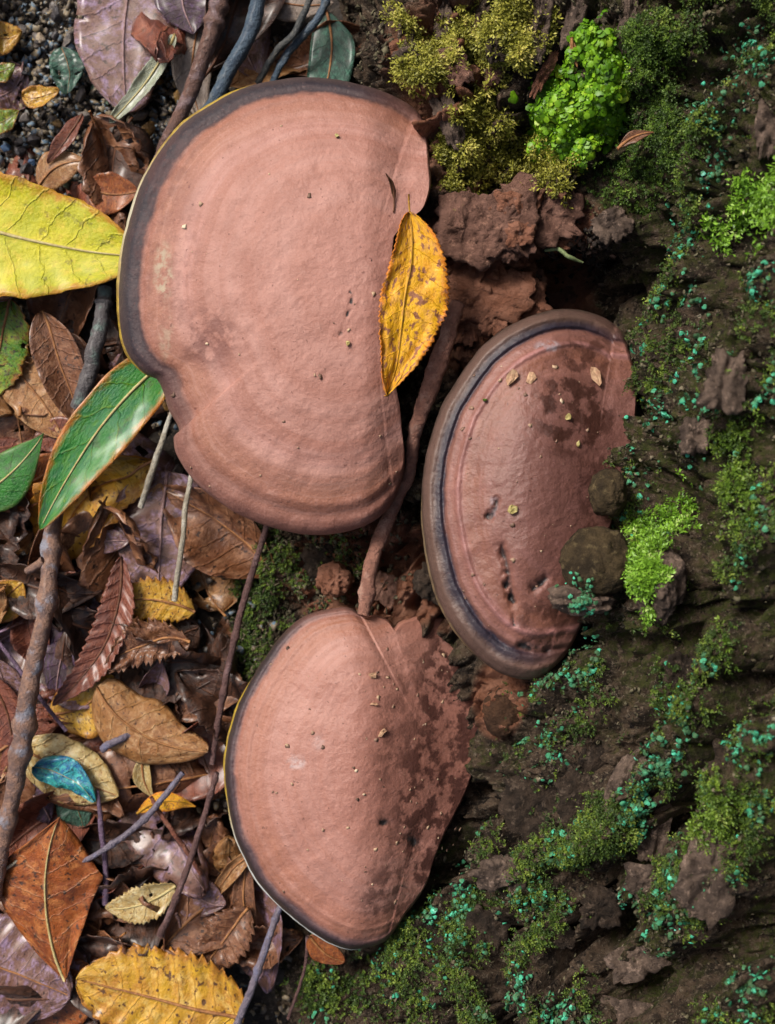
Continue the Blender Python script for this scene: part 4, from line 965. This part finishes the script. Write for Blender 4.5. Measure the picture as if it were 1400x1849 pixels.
leaf('crumpled tan-brown leaf with torn toothed edges', (345,1160), (182,1200), 96, .020,.020,'brown','tan', serr=.3, teeth=13, crumple=.09, relief=.03, fold=.25, hole=.06, nu=80, nv=21)
leaf('olive-tan leaf partly beneath the smooth rolled leaf', (90,1290), (210,1230), 110, .012,.016,'ochre','tan', crumple=.05, curl=.4)
leaf('smooth rolled tan leaf with arched veins', (175,1240), (366,1372), 128, .020,.020,'tan','tan', prof='wide', curl=-.85, relief=.006, nvein=7, crumple=.02, nu=50, nv=21)
leaf('brown leaf behind the reddish twig near the trunk foot', (330,1230), (400,1300), 90, .008,.010,'brown','brown', crumple=.06)
leaf('cream-tan ribbed leaf over the turquoise-lit fold', (30,1345), (214,1440), 118, .018,.018,'cream','tan', relief=.02, nvein=6, crumple=.03, curl=-.5, nu=50, nv=17)
leaf('leaf fold painted as if lit turquoise and blue under the cream-tan leaf', (60,1385), (176,1440), 60, .022,.022,'teal','pale', prof='wide', crumple=.10, curl=-.3, hole=.10, ribr=.00015)
leaf('dark blue-grey leaf scrap below the turquoise one', (100,1420), (160,1500), 70, .012,.010,'dteal','tan', crumple=.10, hole=.10, ribr=.00015)
leaf('purple-brown leaf edge left of the cream-tan leaf', (30,1420), (95,1480), 70, .012,.012,'darkpurple','lav', crumple=.04)
leaf('small yellow oval leaf under the blue-lavender twig', (248,1468), (352,1448), 38, .014,.016,'yellow','yellow', prof='lance', crumple=.02, bend=.3)
leaf('short upright olive-cream leaf scrap above the small yellow oval leaf', (262,1362), (270,1440), 34, .014,.012,'cream','tan', curl=.8, crumple=.03)
leaf('dark brown crumpled leaf beneath the orange-red stem', (275,1500), (350,1600), 90, .010,.010,'darkbrown','brown', crumple=.07)
leaf('small pale cream leaf with ragged end between the two straight twigs', (318,1600), (192,1645), 74, .018,.020,'cream','pale', crumple=.04, serr=.2, fold=.2, bend=.5, hole=.04)
leaf('pink-brown crumpled leaf beside the long reddish twig', (330,1590), (405,1640), 78, .012,.014,'lavender','lav', crumple=.07, curl=.4)
leaf('narrow tan rolled leaf close to the lowest bracket', (470,1530), (380,1620), 36, .014,.012,'tan','tan', prof='strip', curl=1.0, crumple=.04)
leaf('brown rolled leaf standing beside the lowest bracket', (445,1560), (450,1680), 44, .012,.012,'brown','tan', prof='strip', curl=.9, crumple=.05)
leaf('dark brown leaf under the brown toothed leaf', (330,1690), (400,1620), 80, .008,.010,'darkbrown','brown', crumple=.05)
leaf('brown toothed crinkled leaf beside the lavender twig', (450,1640), (360,1760), 104, .016,.018,'brown','tan', serr=.25, teeth=10, crumple=.05, relief=.02, fold=.2, nu=70)
leaf('glossy orange-brown diamond leaf with pale midrib pointing up from the litter', (118,1772), (92,1476), 212, .020,.030,'orange','pale', prof='diamond', fold=-.22, relief=.005, crumple=.025, ribr=.0006, nu=60, nv=21)
leaf('creased pinkish-brown leaf overlapped by the orange-brown diamond leaf', (-70,1720), (128,1800), 200, .016,.018,'lavender','tan', prof='wide', relief=.015, nvein=6, crumple=.03, curl=-.3, nu=50, nv=17)
leaf('tawny leaf base under the orange-brown diamond leaf', (40,1880), (160,1740), 150, .010,.012,'orange','tan', prof='wide', crumple=.04)
leaf('large yellow toothed leaf with dark holes at the bottom of the litter', (440,1840), (138,1768), 205, .020,.022,'ochre','tan', prof='wide', serr=.14, teeth=15, relief=.018, nvein=9, crumple=.02, nu=90, nv=25, ribr=.0008)
leaf('ochre leaf edge left of the long mottled stick', (-20,1120), (40,1050), 80, .012,.014,'ochre','tan', crumple=.03)
leaf('lavender leaf edge under the thin purple stem', (-10,1190), (40,1330), 70, .010,.010,'lavender','lav', crumple=.03)
leaf('red-brown leaf edge left of the long mottled stick', (-30,1210), (20,1420), 70, .014,.012,'redbrown','brown', crumple=.03)
leaf('ochre leaf tip beneath the long mottled stick', (20,1500), (75,1490), 40, .010,.010,'ochre','tan', crumple=.03)
leaf('rust-coloured leaf scrap under the long mottled stick', (10,1520), (70,1530), 50, .008,.008,'orange','tan', crumple=.04)
leaf('little orange-brown leaf under the tip of the lowest bracket', (560,1690), (620,1740), 46, .026,.024,'orange','tan', prof='wide', crumple=.04, hole=.05)
leaf('brown leaf caught on the mossy bark right of the vivid cushion', (1115,270), (1180,236), 22, .088,.090,'brown','tan', prof='lance', fold=.3, crumple=.02)
leaf('thin tan leaf sliver standing by the vivid green cushion', (1032,68), (1042,122), 14, .086,.084,'tan','tan', prof='lance', fold=.3, crumple=.02)
# the two leaves on the largest bracket
pA, _ = cap1(712, 400); pB, _ = cap1(700, 640)
leaf('serrated golden-yellow leaf leaning on the edge of the largest bracket', (738,384), (703,716), 122, pA[2] + .004, pB[2] + .003,'yellow','yellow', prof='beech', serr=.10, teeth=34, relief=.006, nvein=10, crumple=.05, fold=.10, curl=.35, asym=.18, stalk=.10, nu=150, nv=25, roll=-16, ribr=.0003, seed=77, sway=.05)
pC, _ = cap1(705, 340)
leaf('tiny dry leaf scrap standing on the largest bracket above the yellow leaf', (712,366), (699,312), 14, pC[2] + .001, pC[2] + .005,'brown','brown', prof='lance', roll=50, crumple=.02, stalk=.3, ribr=.0003)

# ---- the anonymous layer under them: copies of a few leaf meshes
def proto(seed, prof, **kw):
    f = leaf_fn(0.05, 0.030, prof, seed=seed, **kw)
    V, F, uv, rb = leaf_parts(f, 30, 11, [0.04, 0.12, 0.0, 0.18, 0.08][seed % 5], seed, 0.05, 0.05, 0.0005)
    c = np.array([0.025, 0, 0])
    return mesh_data('blade', V - c, F, LM['brown'], uv=uv), mesh_data('midrib', rb[0] - c, rb[1], M_RIB['tan'])
PROT = [proto(i, ['beech', 'wide', 'lance', 'beech', 'wide'][i % 5], serr=[0, .15, 0, .2, 0][i % 5], crumple=[.05, .12, .07, .16, .09][i % 5],
              curl=[.5, -.8, 1.1, .5, -1.2][i % 5], fold=[0, .3, .2, .4, 0][i % 5], relief=.012, bend=[.3, -.4, .6, .2, .5][i % 5]) for i in range(10)]
KINDS = [('darkbrown', 'dark brown rotting leaf half buried in the litter', 'dark rotting leaves in the litter', 52, 'brown'),
         ('brown', 'dull brown dry leaf in the lower layer of the litter', 'dull brown leaves in the litter', 54, 'tan'),
         ('tan', 'small tan dry leaf in the lower layer of the litter', 'small tan leaves in the litter', 22, 'tan'),
         ('lavender', 'small lavender-brown leaf in the lower layer of the litter', 'lavender-brown leaves in the litter', 22, 'lav'),
         ('redbrown', 'small red-brown leaf in the lower layer of the litter', 'red-brown leaves in the litter', 18, 'brown'),
         ('ochre', 'small ochre leaf in the lower layer of the litter', 'ochre leaves in the litter', 7, 'tan')]
r = random.Random(5)
def footx(py):      # where the trunk foot begins
    return float(np.interp(py, [-100, 60, 250, 900, 1300, 1900], [600, 620, 560, 410, 400, 500]))
SHORT = [(90,420,'the large yellow-green leaf'),(200,810,'the glossy green leaf'),(20,850,'the short green leaf'),(290,970,'the veined lavender-brown leaf'),(165,1140,'the reddish corrugated leaf'),
 (280,1085,'the yellow-tan toothed leaf'),(260,1185,'the crumpled tan-brown leaf'),(270,1310,'the smooth rolled leaf'),(125,1390,'the cream-tan ribbed leaf'),(105,1620,'the orange-brown diamond leaf'),
 (30,1770,'the creased pinkish-brown leaf'),(290,1780,'the large yellow toothed leaf'),(255,1625,'the pale cream leaf'),(300,1458,'the small yellow oval leaf'),(410,1700,'the brown toothed leaf'),
 (220,80,'the broad purple-brown leaf'),(350,90,'the reddish twig'),(430,110,'the blue-grey twig'),(540,80,'the forked grey-blue twig'),(165,640,'the grey twig stub'),(80,1050,'the long mottled stick'),
 (30,1400,'the foot of the long mottled stick'),(440,1090,'the leaning red-brown twig'),(400,1300,'the lower end of the leaning red-brown twig'),(330,1570,'the long reddish twig'),(470,1760,'the lavender-pink twig'),
 (0,640,'the mottled yellow-green leaf remnant'),(430,800,'the shade of the largest bracket'),(440,560,'the hollow below the largest bracket'),(210,345,'the rusty brown leaf tip'),(75,168,'the ochre leaf scrap on the grit'),
 (120,130,'the blue-grey leaf scrap'),(120,250,'the twisted red-brown leaf'),(260,160,'the curled grey-green strip')]
def near_name(px, py): return min(SHORT, key=lambda t: (t[0] - px) ** 2 + (t[1] - py) ** 2)[2]
def scatter_leaf(kind, label, group, rib, px, py, z, size):
    label = label.split(' in the ')[0].replace(' half buried', '') + (', small,' if size < .8 else '') + ' tucked beside ' + near_name(px, py)
    group = label
    a, b = r.choice(PROT)
    root = thing('leaf', Wp(px, py, z), label, 'leaf', group)
    root.rotation_euler = (r.gauss(0, .32), r.gauss(0, .32), r.uniform(0, 6.283)); root.scale = (size, size, size)
    par = root
    for nm, me, mt in (('blade', a, LM[kind]), ('midrib', b, M_RIB[rib])):
        o = bpy.data.objects.new(nm, me); o.parent = par; par = o; COL.objects.link(o)
        o.material_slots[0].link = 'OBJECT'; o.material_slots[0].material = mt
        if nm == 'blade': add_solid(o)
for kind, label, group, n, rib in KINDS:
    for _ in range(n):
        while True:
            py = r.uniform(-60, 1900)
            px = r.uniform(-170, footx(py) + 10)
            if py < 320 and px < 330 and r.random() < 0.93: continue
            if 120 < py < 930 and px > 330 and r.random() < 0.8: continue
            break
        scatter_leaf(kind, label, group, rib, px, py, r.uniform(-.001, .011), r.uniform(.5, 1.35))

# ------------------------------------------------------------------ twigs, stems and roots
def q2(*c):
    m_ = sum(c) / 3.0
    return sr(*[m_ + (x - m_) * 0.72 + 10 for x in c])
def twig_mat(name, c1, c2, c3, rough=0.6, coat=0.12): return simple_mat(name, c1, c2, 330, rough, 0.35, 1.0, 0.0016, c3, coat)
TM = dict(
 reddish=twig_mat('reddish_twig_bark', q2(132,84,66), q2(104,66,56), q2(150,118,120)),
 bluegrey=twig_mat('blue_grey_twig_bark', q2(72,100,124), q2(56,82,110), q2(104,116,124)),
 darkgrey=twig_mat('dark_grey_twig_bark', q2(90,92,88), q2(54,60,66), q2(124,120,104)),
 mottled=twig_mat('mottled_stick_bark', q2(172,120,92), q2(120,88,80), q2(150,150,168)),
 grey=twig_mat('grey_twig_bark', q2(110,104,106), q2(84,78,80), q2(110,140,130)),
 pale=twig_mat('pale_stem', q2(190,178,150), q2(160,146,120), q2(206,200,180)),
 twigred=twig_mat('red_brown_twig_bark', q2(118,72,66), q2(96,58,54), q2(136,96,96)),
 lav=twig_mat('lavender_twig_bark', q2(132,118,136), q2(106,94,116), q2(120,120,160)),
 purple=twig_mat('purple_stem', q2(120,86,124), q2(96,68,96), q2(140,112,140)),
 orange=twig_mat('orange_red_stem', q2(160,78,46), q2(130,60,40), q2(176,104,76)),
 root=twig_mat('dusty_root', q2(180,110,84), q2(150,90,70), q2(198,138,114), 0.75, 0.0),
)
def twig(name, label, pts, widths, mat, rough=0.24, n=60, ns=14, knots=0, cat='twig', stubs=(), zc=None):
    n = int(n * 1.6)
    P = np.array([list(Wp(x, y, z)) for x, y, z in pts])
    C = catmull(P, n)
    s = np.linspace(0, 1, n)
    k = S * (CAM_H - C[:, 2])
    R = np.interp(s, np.linspace(0, 1, len(widths)), widths) * 0.5 * k
    rr = random.Random(len(label) + int(pts[0][0]))
    for _ in range(knots):
        c = rr.random(); R = R * (1 + 0.35 * np.exp(-((s - c) / 0.02) ** 2))
    C = C + 0.38 * R.mean() * np.stack([fbm(np.stack([s * 6, 0 * s, 0 * s + rr.random() * 50 + a], -1), 3, 5) for a in range(3)], -1)
    V, F = tube_geo(C, R, ns, rough, int(pts[0][0]) % 97)
    if stubs:
        root = thing(name, C[0], label, cat)
        mobj('stem', V, F, TM[mat], root)
        for (x, y, z), (x2, y2, z2), w in stubs:
            c2 = catmull(np.array([Wp(x, y, z), Wp((x + x2) / 2 + 2, (y + y2) / 2, (z + z2) / 2), Wp(x2, y2, z2)]), 12)
            v2, f2 = tube_geo(c2, np.linspace(1, .75, 12) * w * 0.5 * S * (CAM_H - z), 9, rough, 3)
            mobj('side_stub', v2, f2, TM[mat], root)
        return root
    o = mobj(name, V, F, TM[mat], loc=C[0])
    return tag(o, label, cat)
twig('twig', 'reddish-brown twig sloping down behind the largest bracket', [(408,-40,.030),(372,90,.028),(335,180,.025),(296,262,.020),(262,350,.012)], [30,30,27,26,24], 'reddish', knots=3, n=80)
twig('twig', 'blue-grey twig running under the top of the largest bracket', [(478,-40,.030),(448,70,.028),(410,140,.026),(375,205,.022),(330,290,.015)], [26,28,27,26,24], 'bluegrey', n=70, knots=2)
twig('twig', 'thin forked grey-blue twig above the largest bracket', [(600,-30,.024),(572,35,.022),(530,85,.020),(500,130,.018),(480,180,.016)], [12,14,15,12,11], 'bluegrey', stubs=[((527,88,.02),(492,142,.018),10)], knots=1)
twig('twig', 'olive-grey stem crossing the forked grey-blue twig', [(568,-20,.022),(535,55,.024),(500,92,.022),(465,150,.018)], [10,13,12,12], 'darkgrey')
twig('stick', 'long mottled pink and grey stick along the left of the litter', [(108,905,.020),(92,985,.026),(84,1080,.030),(58,1220,.031),(36,1360,.030),(12,1490,.028),(-10,1620,.022)], [28,32,30,36,32,28,24], 'mottled', n=120, ns=16, knots=5,
     cat='stick', stubs=[((80,1012,.029),(48,1032,.026),17)])
twig('twig', 'short grey twig stub with a greenish broken end', [(192,520,.020),(178,600,.024),(158,680,.025),(138,738,.023)], [24,28,28,26], 'grey', n=50, knots=1)
twig('stem', 'pale dry stem standing over the veined lavender-brown leaf', [(348,845,.018),(338,900,.022),(328,990,.025),(314,1084,.022)], [9,10,10,11], 'pale', n=40)
twig('stem', 'pale flattened stalk beside the glossy green leaf', [(312,735,.026),(292,800,.029),(272,860,.028),(254,916,.022)], [8,11,12,11], 'pale', n=40)
twig('twig', 'red-brown twig leaning from the largest bracket down to the litter', [(484,945,.030),(458,1030,.026),(432,1120,.024),(414,1200,.022),(398,1290,.020),(384,1380,.016)], [11,12,13,12,11,10], 'twigred', n=80, knots=3)
twig('twig', 'long reddish twig ending near the large yellow toothed leaf', [(392,1395,.024),(372,1470,.026),(338,1570,.027),(312,1640,.026),(290,1690,.022)], [9,11,12,12,13], 'twigred', n=70, knots=3, stubs=[((318,1650,.026),(326,1674,.024),7)])
twig('twig', 'straight blue-lavender twig crossing the purple stem', [(332,1396,.024),(255,1486,.027),(186,1536,.027),(128,1564,.022)], [10,12,11,8], 'lav', n=60, knots=2)
twig('stem', 'upright purple stem under the blue-lavender twig', [(176,1425,.020),(184,1500,.022),(190,1570,.022),(192,1632,.018)], [7,10,10,13], 'purple', n=40, stubs=[((190,1615,.02),(175,1604,.018),8)])
twig('stem', 'short orange-red stem beside the small yellow oval leaf', [(272,1440,.022),(305,1490,.024),(335,1535,.022),(362,1578,.018)], [7,9,9,8], 'orange', n=40)
twig('twig', 'lavender-pink twig coming from under the lowest bracket', [(512,1620,.022),(484,1700,.026),(456,1780,.027),(415,1880,.024)], [11,13,14,15], 'lav', n=70, knots=2)
twig('stem', 'thin purple stem crossing under the long mottled stick', [(-20,1135,.020),(50,1230,.022),(120,1320,.020)], [7,8,7], 'purple', n=30)
twig('stem', 'thin grey stalk end at the litter margin below the long mottled stick', [(-20,1585,.022),(15,1566,.024),(48,1540,.022)], [7,6,4], 'pale', n=20)
twig('stem', 'stubby lavender stalk above the cream-tan leaf', [(186,1352,.018),(215,1336,.020),(244,1322,.018)], [15,14,12], 'lav', n=20)
twig('root', 'dusty red root running down behind the yellow leaf to the lowest bracket', [(828,545,.066),(806,610,.068),(776,700,.066),(752,780,.060),(742,848,.050),(715,905,.046),(690,960,.046),(668,1030,.048),(656,1108,.049)],
     [26,33,34,28,22,20,27,26,22], 'root', n=140, ns=16, knots=1, rough=0.30, cat='root')
twig('stem', 'thin brown stem on the mossy bark under the lowest bracket', [(556,1690,.020),(548,1760,.018),(520,1840,.014)], [6,6,6], 'twigred', n=24)

# ------------------------------------------------------------------ stones, crumbs and specks
def rock_mesh(seed, flat=0.6):
    n = 9; m = 14
    th = np.linspace(0.05, math.pi - 0.05, n)[:, None]; ph = (np.arange(m) / m * 2 * math.pi)[None]
    D = np.stack([np.sin(th) * np.cos(ph), np.sin(th) * np.sin(ph), np.cos(th) + 0 * ph], -1)
    rr = 1 + 0.35 * fbm(D * 1.1 + seed * 7.1, 2, seed)
    V = D * rr[..., None]
    for k in range(9):      # a few flat facets
        nrm = np.random.default_rng(seed * 10 + k).normal(0, 1, 3); nrm /= np.linalg.norm(nrm)
        d = V @ nrm; V = V - np.clip(d - 0.5, 0, None)[..., None] * nrm
    V = V * np.array([1, 0.72, flat])
    return mesh_data('stone', V.reshape(-1, 3), grid_faces(n, m, True), ROCKM['grey'])
def rk(name, a, b, c): return simple_mat(name, a, b, 1.6, 0.45, 0.5, 0.4, 0.05, c, 0.3)
ROCKM = dict(grey=rk('grey_stone', q(118,110,104), q(80,74,72), q(146,138,128)), blue=rk('blue_stone', q(72,104,136), q(52,72,104), q(120,150,176)), ochre=rk('ochre_stone', q(150,118,60), q(112,82,40), q(176,150,96)),
             cream=rk('cream_stone', q(186,170,146), q(150,134,116), q(206,198,184)), dark=rk('dark_stone', q(64,58,60), q(44,42,46), q(96,88,88)), green=rk('green_stone', q(84,106,84), q(60,78,64), q(110,136,116)))
RM = [rock_mesh(i + 1, [0.6, 0.45, 0.8][i % 3]) for i in range(9)]
RK = [('grey', 'small grey stone in the gritty soil', 44), ('dark', 'blackish stone in the gritty soil', 40), ('blue', 'bluish stone chip in the gritty soil', 22), ('ochre', 'ochre stone chip in the gritty soil', 20),
      ('cream', 'cream stone chip in the gritty soil', 18), ('green', 'greenish stone chip in the gritty soil', 14)]
for kind, label, n in RK:
    for i in range(n):
        if r.random() < 0.8: px, py = r.uniform(-20, 330), r.uniform(-20, 330)
        else: px, py = r.uniform(-20, 400), r.uniform(330, 1700)
        sz = r.uniform(7, 24) * S * CAM_H
        if kind in ('blue', 'cream') : sz *= 0.75
        o = bpy.data.objects.new('stone', r.choice(RM))
        put(o, Wp(px, py, r.uniform(.001, .005) + sz * .3))
        o.rotation_euler = (r.gauss(0, .4), r.gauss(0, .4), r.uniform(0, 6.28)); o.scale = (sz, sz, sz)
        o.material_slots[0].link = 'OBJECT'; o.material_slots[0].material = ROCKM[kind]
        lb = label.replace('in the gritty soil', 'lying beside ' + near_name(px, py)); tag(o, lb, 'stone', lb)
# finer grit and leaf crumbs
n = 5200
gx = RNG.uniform(-60, 520, n); gy = RNG.uniform(-60, 1900, n)
near = RNG.random(n) < 0.45
gx[near] = RNG.uniform(-40, 420, near.sum()); gy[near] = RNG.uniform(-40, 340, near.sum())
gp = Wp(gx, gy, RNG.uniform(-.001, .004, n))
V, F, R_ = instance(TL, gp, np.tile([0, 0, 1.0], (n, 1)), RNG.uniform(.0005, .0024, n), 0.9, 0)
m_grit = leafy_mat('grit', [(0, (0.02, 0.016, 0.014, 1)), (0.35, (0.09, 0.075, 0.065, 1)), (0.62, (0.22, 0.17, 0.10, 1)), (0.8, (0.10, 0.18, 0.26, 1)), (1, (0.42, 0.38, 0.32, 1))], 0.5, scale=400)
tag(mobj('grit', V, F, m_grit, attrs={'rnd': R_}), 'fine multicoloured grit and crumbs between the leaves', 'grit', kind='stuff')

def crumbs(name, label, capf, boxes, n, size, mat, cat='specks'):
    P = []; N = []
    for _ in range(n):
        x0, y0, x1, y1 = r.choice(boxes)
        p, nn = capf(r.uniform(x0, x1), r.uniform(y0, y1)); P.append(p); N.append(nn)
    P = np.array(P); N = np.array(N)
    V, F, R_ = instance(TL, P + N * 0.0001, N, size * RNG.uniform(.3, 1.35, n) ** 2.4, 0.3, 0)
    tag(mobj(name, V, F, mat, attrs={'rnd': R_}), label, cat, kind='stuff')
m_speck = leafy_mat('pale_specks', [(0, (0.05, 0.03, 0.02, 1)), (0.4, (0.22, 0.13, 0.09, 1)), (0.75, (0.45, 0.32, 0.2, 1)), (1, (0.70, 0.58, 0.42, 1))], 0.6)
crumbs('specks', 'tiny pale specks sprinkled on the largest bracket', cap1, [(300,220,720,900)], 42, .0005, m_speck)
crumbs('specks', 'tiny pale specks sprinkled on the oval bracket', cap2, [(830,640,1080,1150)], 60, .0005, m_speck)
crumbs('specks', 'tiny specks and crumbs sprinkled on the lowest bracket', cap3, [(480,1160,840,1640),(640,1180,840,1600)], 120, .0005, m_speck)

m_fl = simple_mat('pale_flake', q(206,176,146), q(170,136,112), 900, 0.7, 0.3, 0.5, 0.0004)
m_fg = simple_mat('greenish_flake', q(190,180,130), q(160,146,96), 900, 0.7, 0.3, 0.5, 0.0004)
def chip(label, capf, cx, cy, w, h, rot, mat, seed, lift=0.0006, group=None):
    p, nn = capf(cx, cy)
    ns = 7; a = (np.arange(ns) + np.random.default_rng(seed).uniform(-.35, .35, ns)) / ns * 6.283
    rad = 1.05 + 0.7 * fbm(np.stack([np.cos(a) * 1.5, np.sin(a) * 1.5, 0 * a + seed], -1), 2, seed)
    c_, s_ = math.cos(math.radians(rot)), math.sin(math.radians(rot))
    rows = []
    for t_, dz in ((.05, .0006), (.5, .0007), (.98, .0006), (1.0, 0.0002), (.9, -.0006)):
        ux, uy = t_ * rad * np.cos(a) * w / 2, t_ * rad * np.sin(a) * h / 2
        x, y = cx + ux * c_ - uy * s_, cy + ux * s_ + uy * c_
        rows.append(Wp(x, y, p[2] + lift + dz + .0006 * fbm(np.stack([x * .2, y * .2, 0 * x + seed], -1), 2, seed + 1)))
    V = np.stack(rows).reshape(-1, 3); V = np.vstack([V, V[:ns].mean(0)[None]])
    F = grid_faces(5, ns, True).tolist() + [[i, (i + 1) % ns, 5 * ns] for i in range(ns)]
    tag(mobj('bark_flake', V, F, mat, smooth=False), label, 'flake', group)
chip('pale pointed flake with a raised dark edge on the oval bracket', cap2, 925, 682, 17, 28, 12, m_fl, 3, .0014)
chip('squarish pale flake beside the pointed flake on the oval bracket', cap2, 960, 681, 19, 22, -5, m_fl, 5)
chip('largest ragged flake near the upper edge of the oval bracket', cap2, 1076, 676, 21, 36, -22, m_fl, 8, .0012)
chip('tan flake in the dark stained part of the oval bracket', cap2, 1026, 752, 12, 11, 0, m_fg, 11)
chip('tan flake below the dark stained part of the oval bracket', cap2, 1045, 801, 10, 14, 10, m_fg, 13)
chip('cream-green flake beside the pits of the oval bracket', cap2, 925, 919, 17, 18, 20, m_fg, 15, .0010)
chip('tiny bright green flake near the slate rim of the oval bracket', cap2, 876, 722, 9, 5, 0, LM['green2'], 16)
chip('round cream speck high on the largest bracket', cap1, 608, 244, 7, 8, 0, m_fg, 17)
chip('round cream speck beside the dark scars of the largest bracket', cap1, 628, 620, 8, 8, 0, m_fg, 18)
chip('flat pale flake on the lowest bracket', cap3, 674, 1220, 16, 9, 0, m_fl, 21)
chip('thin pale flake below the flat one on the lowest bracket', cap3, 676, 1271, 13, 6, 8, m_fl, 23)
chip('tan splinter in the middle of the lowest bracket', cap3, 690, 1322, 9, 18, 40, m_fl, 25)
chip('brown seed-like crumb on the shaded side of the lowest bracket', cap3, 854, 1282, 18, 16, 0, M_BROWNB, 27, .0012)
# bark chunk and pale fibre near the root
p_, _ = surf(600, 1048)
knob('bark_chunk', 606, 1046, 32, 30, 0.007, M_ORANGE, 33, None, None, zc=float(p_[2]) + .006, rough=0.4)
tag(bpy.data.objects['bark_chunk'], 'crumbly orange-brown bark chunk beside the dusty root', 'bark chunk')
TM['fibre'] = simple_mat('pale_fibre', q(150,164,120), q(120,134,96), 600, 0.6)
z1 = surf(1020, 460)[0][2]
twig('fibre', 'pale green curled fibre in the dark bark hollow', [(985,452,z1 + .004),(1008,450,z1 + .006),(1028,464,z1 + .006),(1052,474,z1 + .003)], [6,8,8,4], 'fibre', n=30, ns=8, cat='fibre')
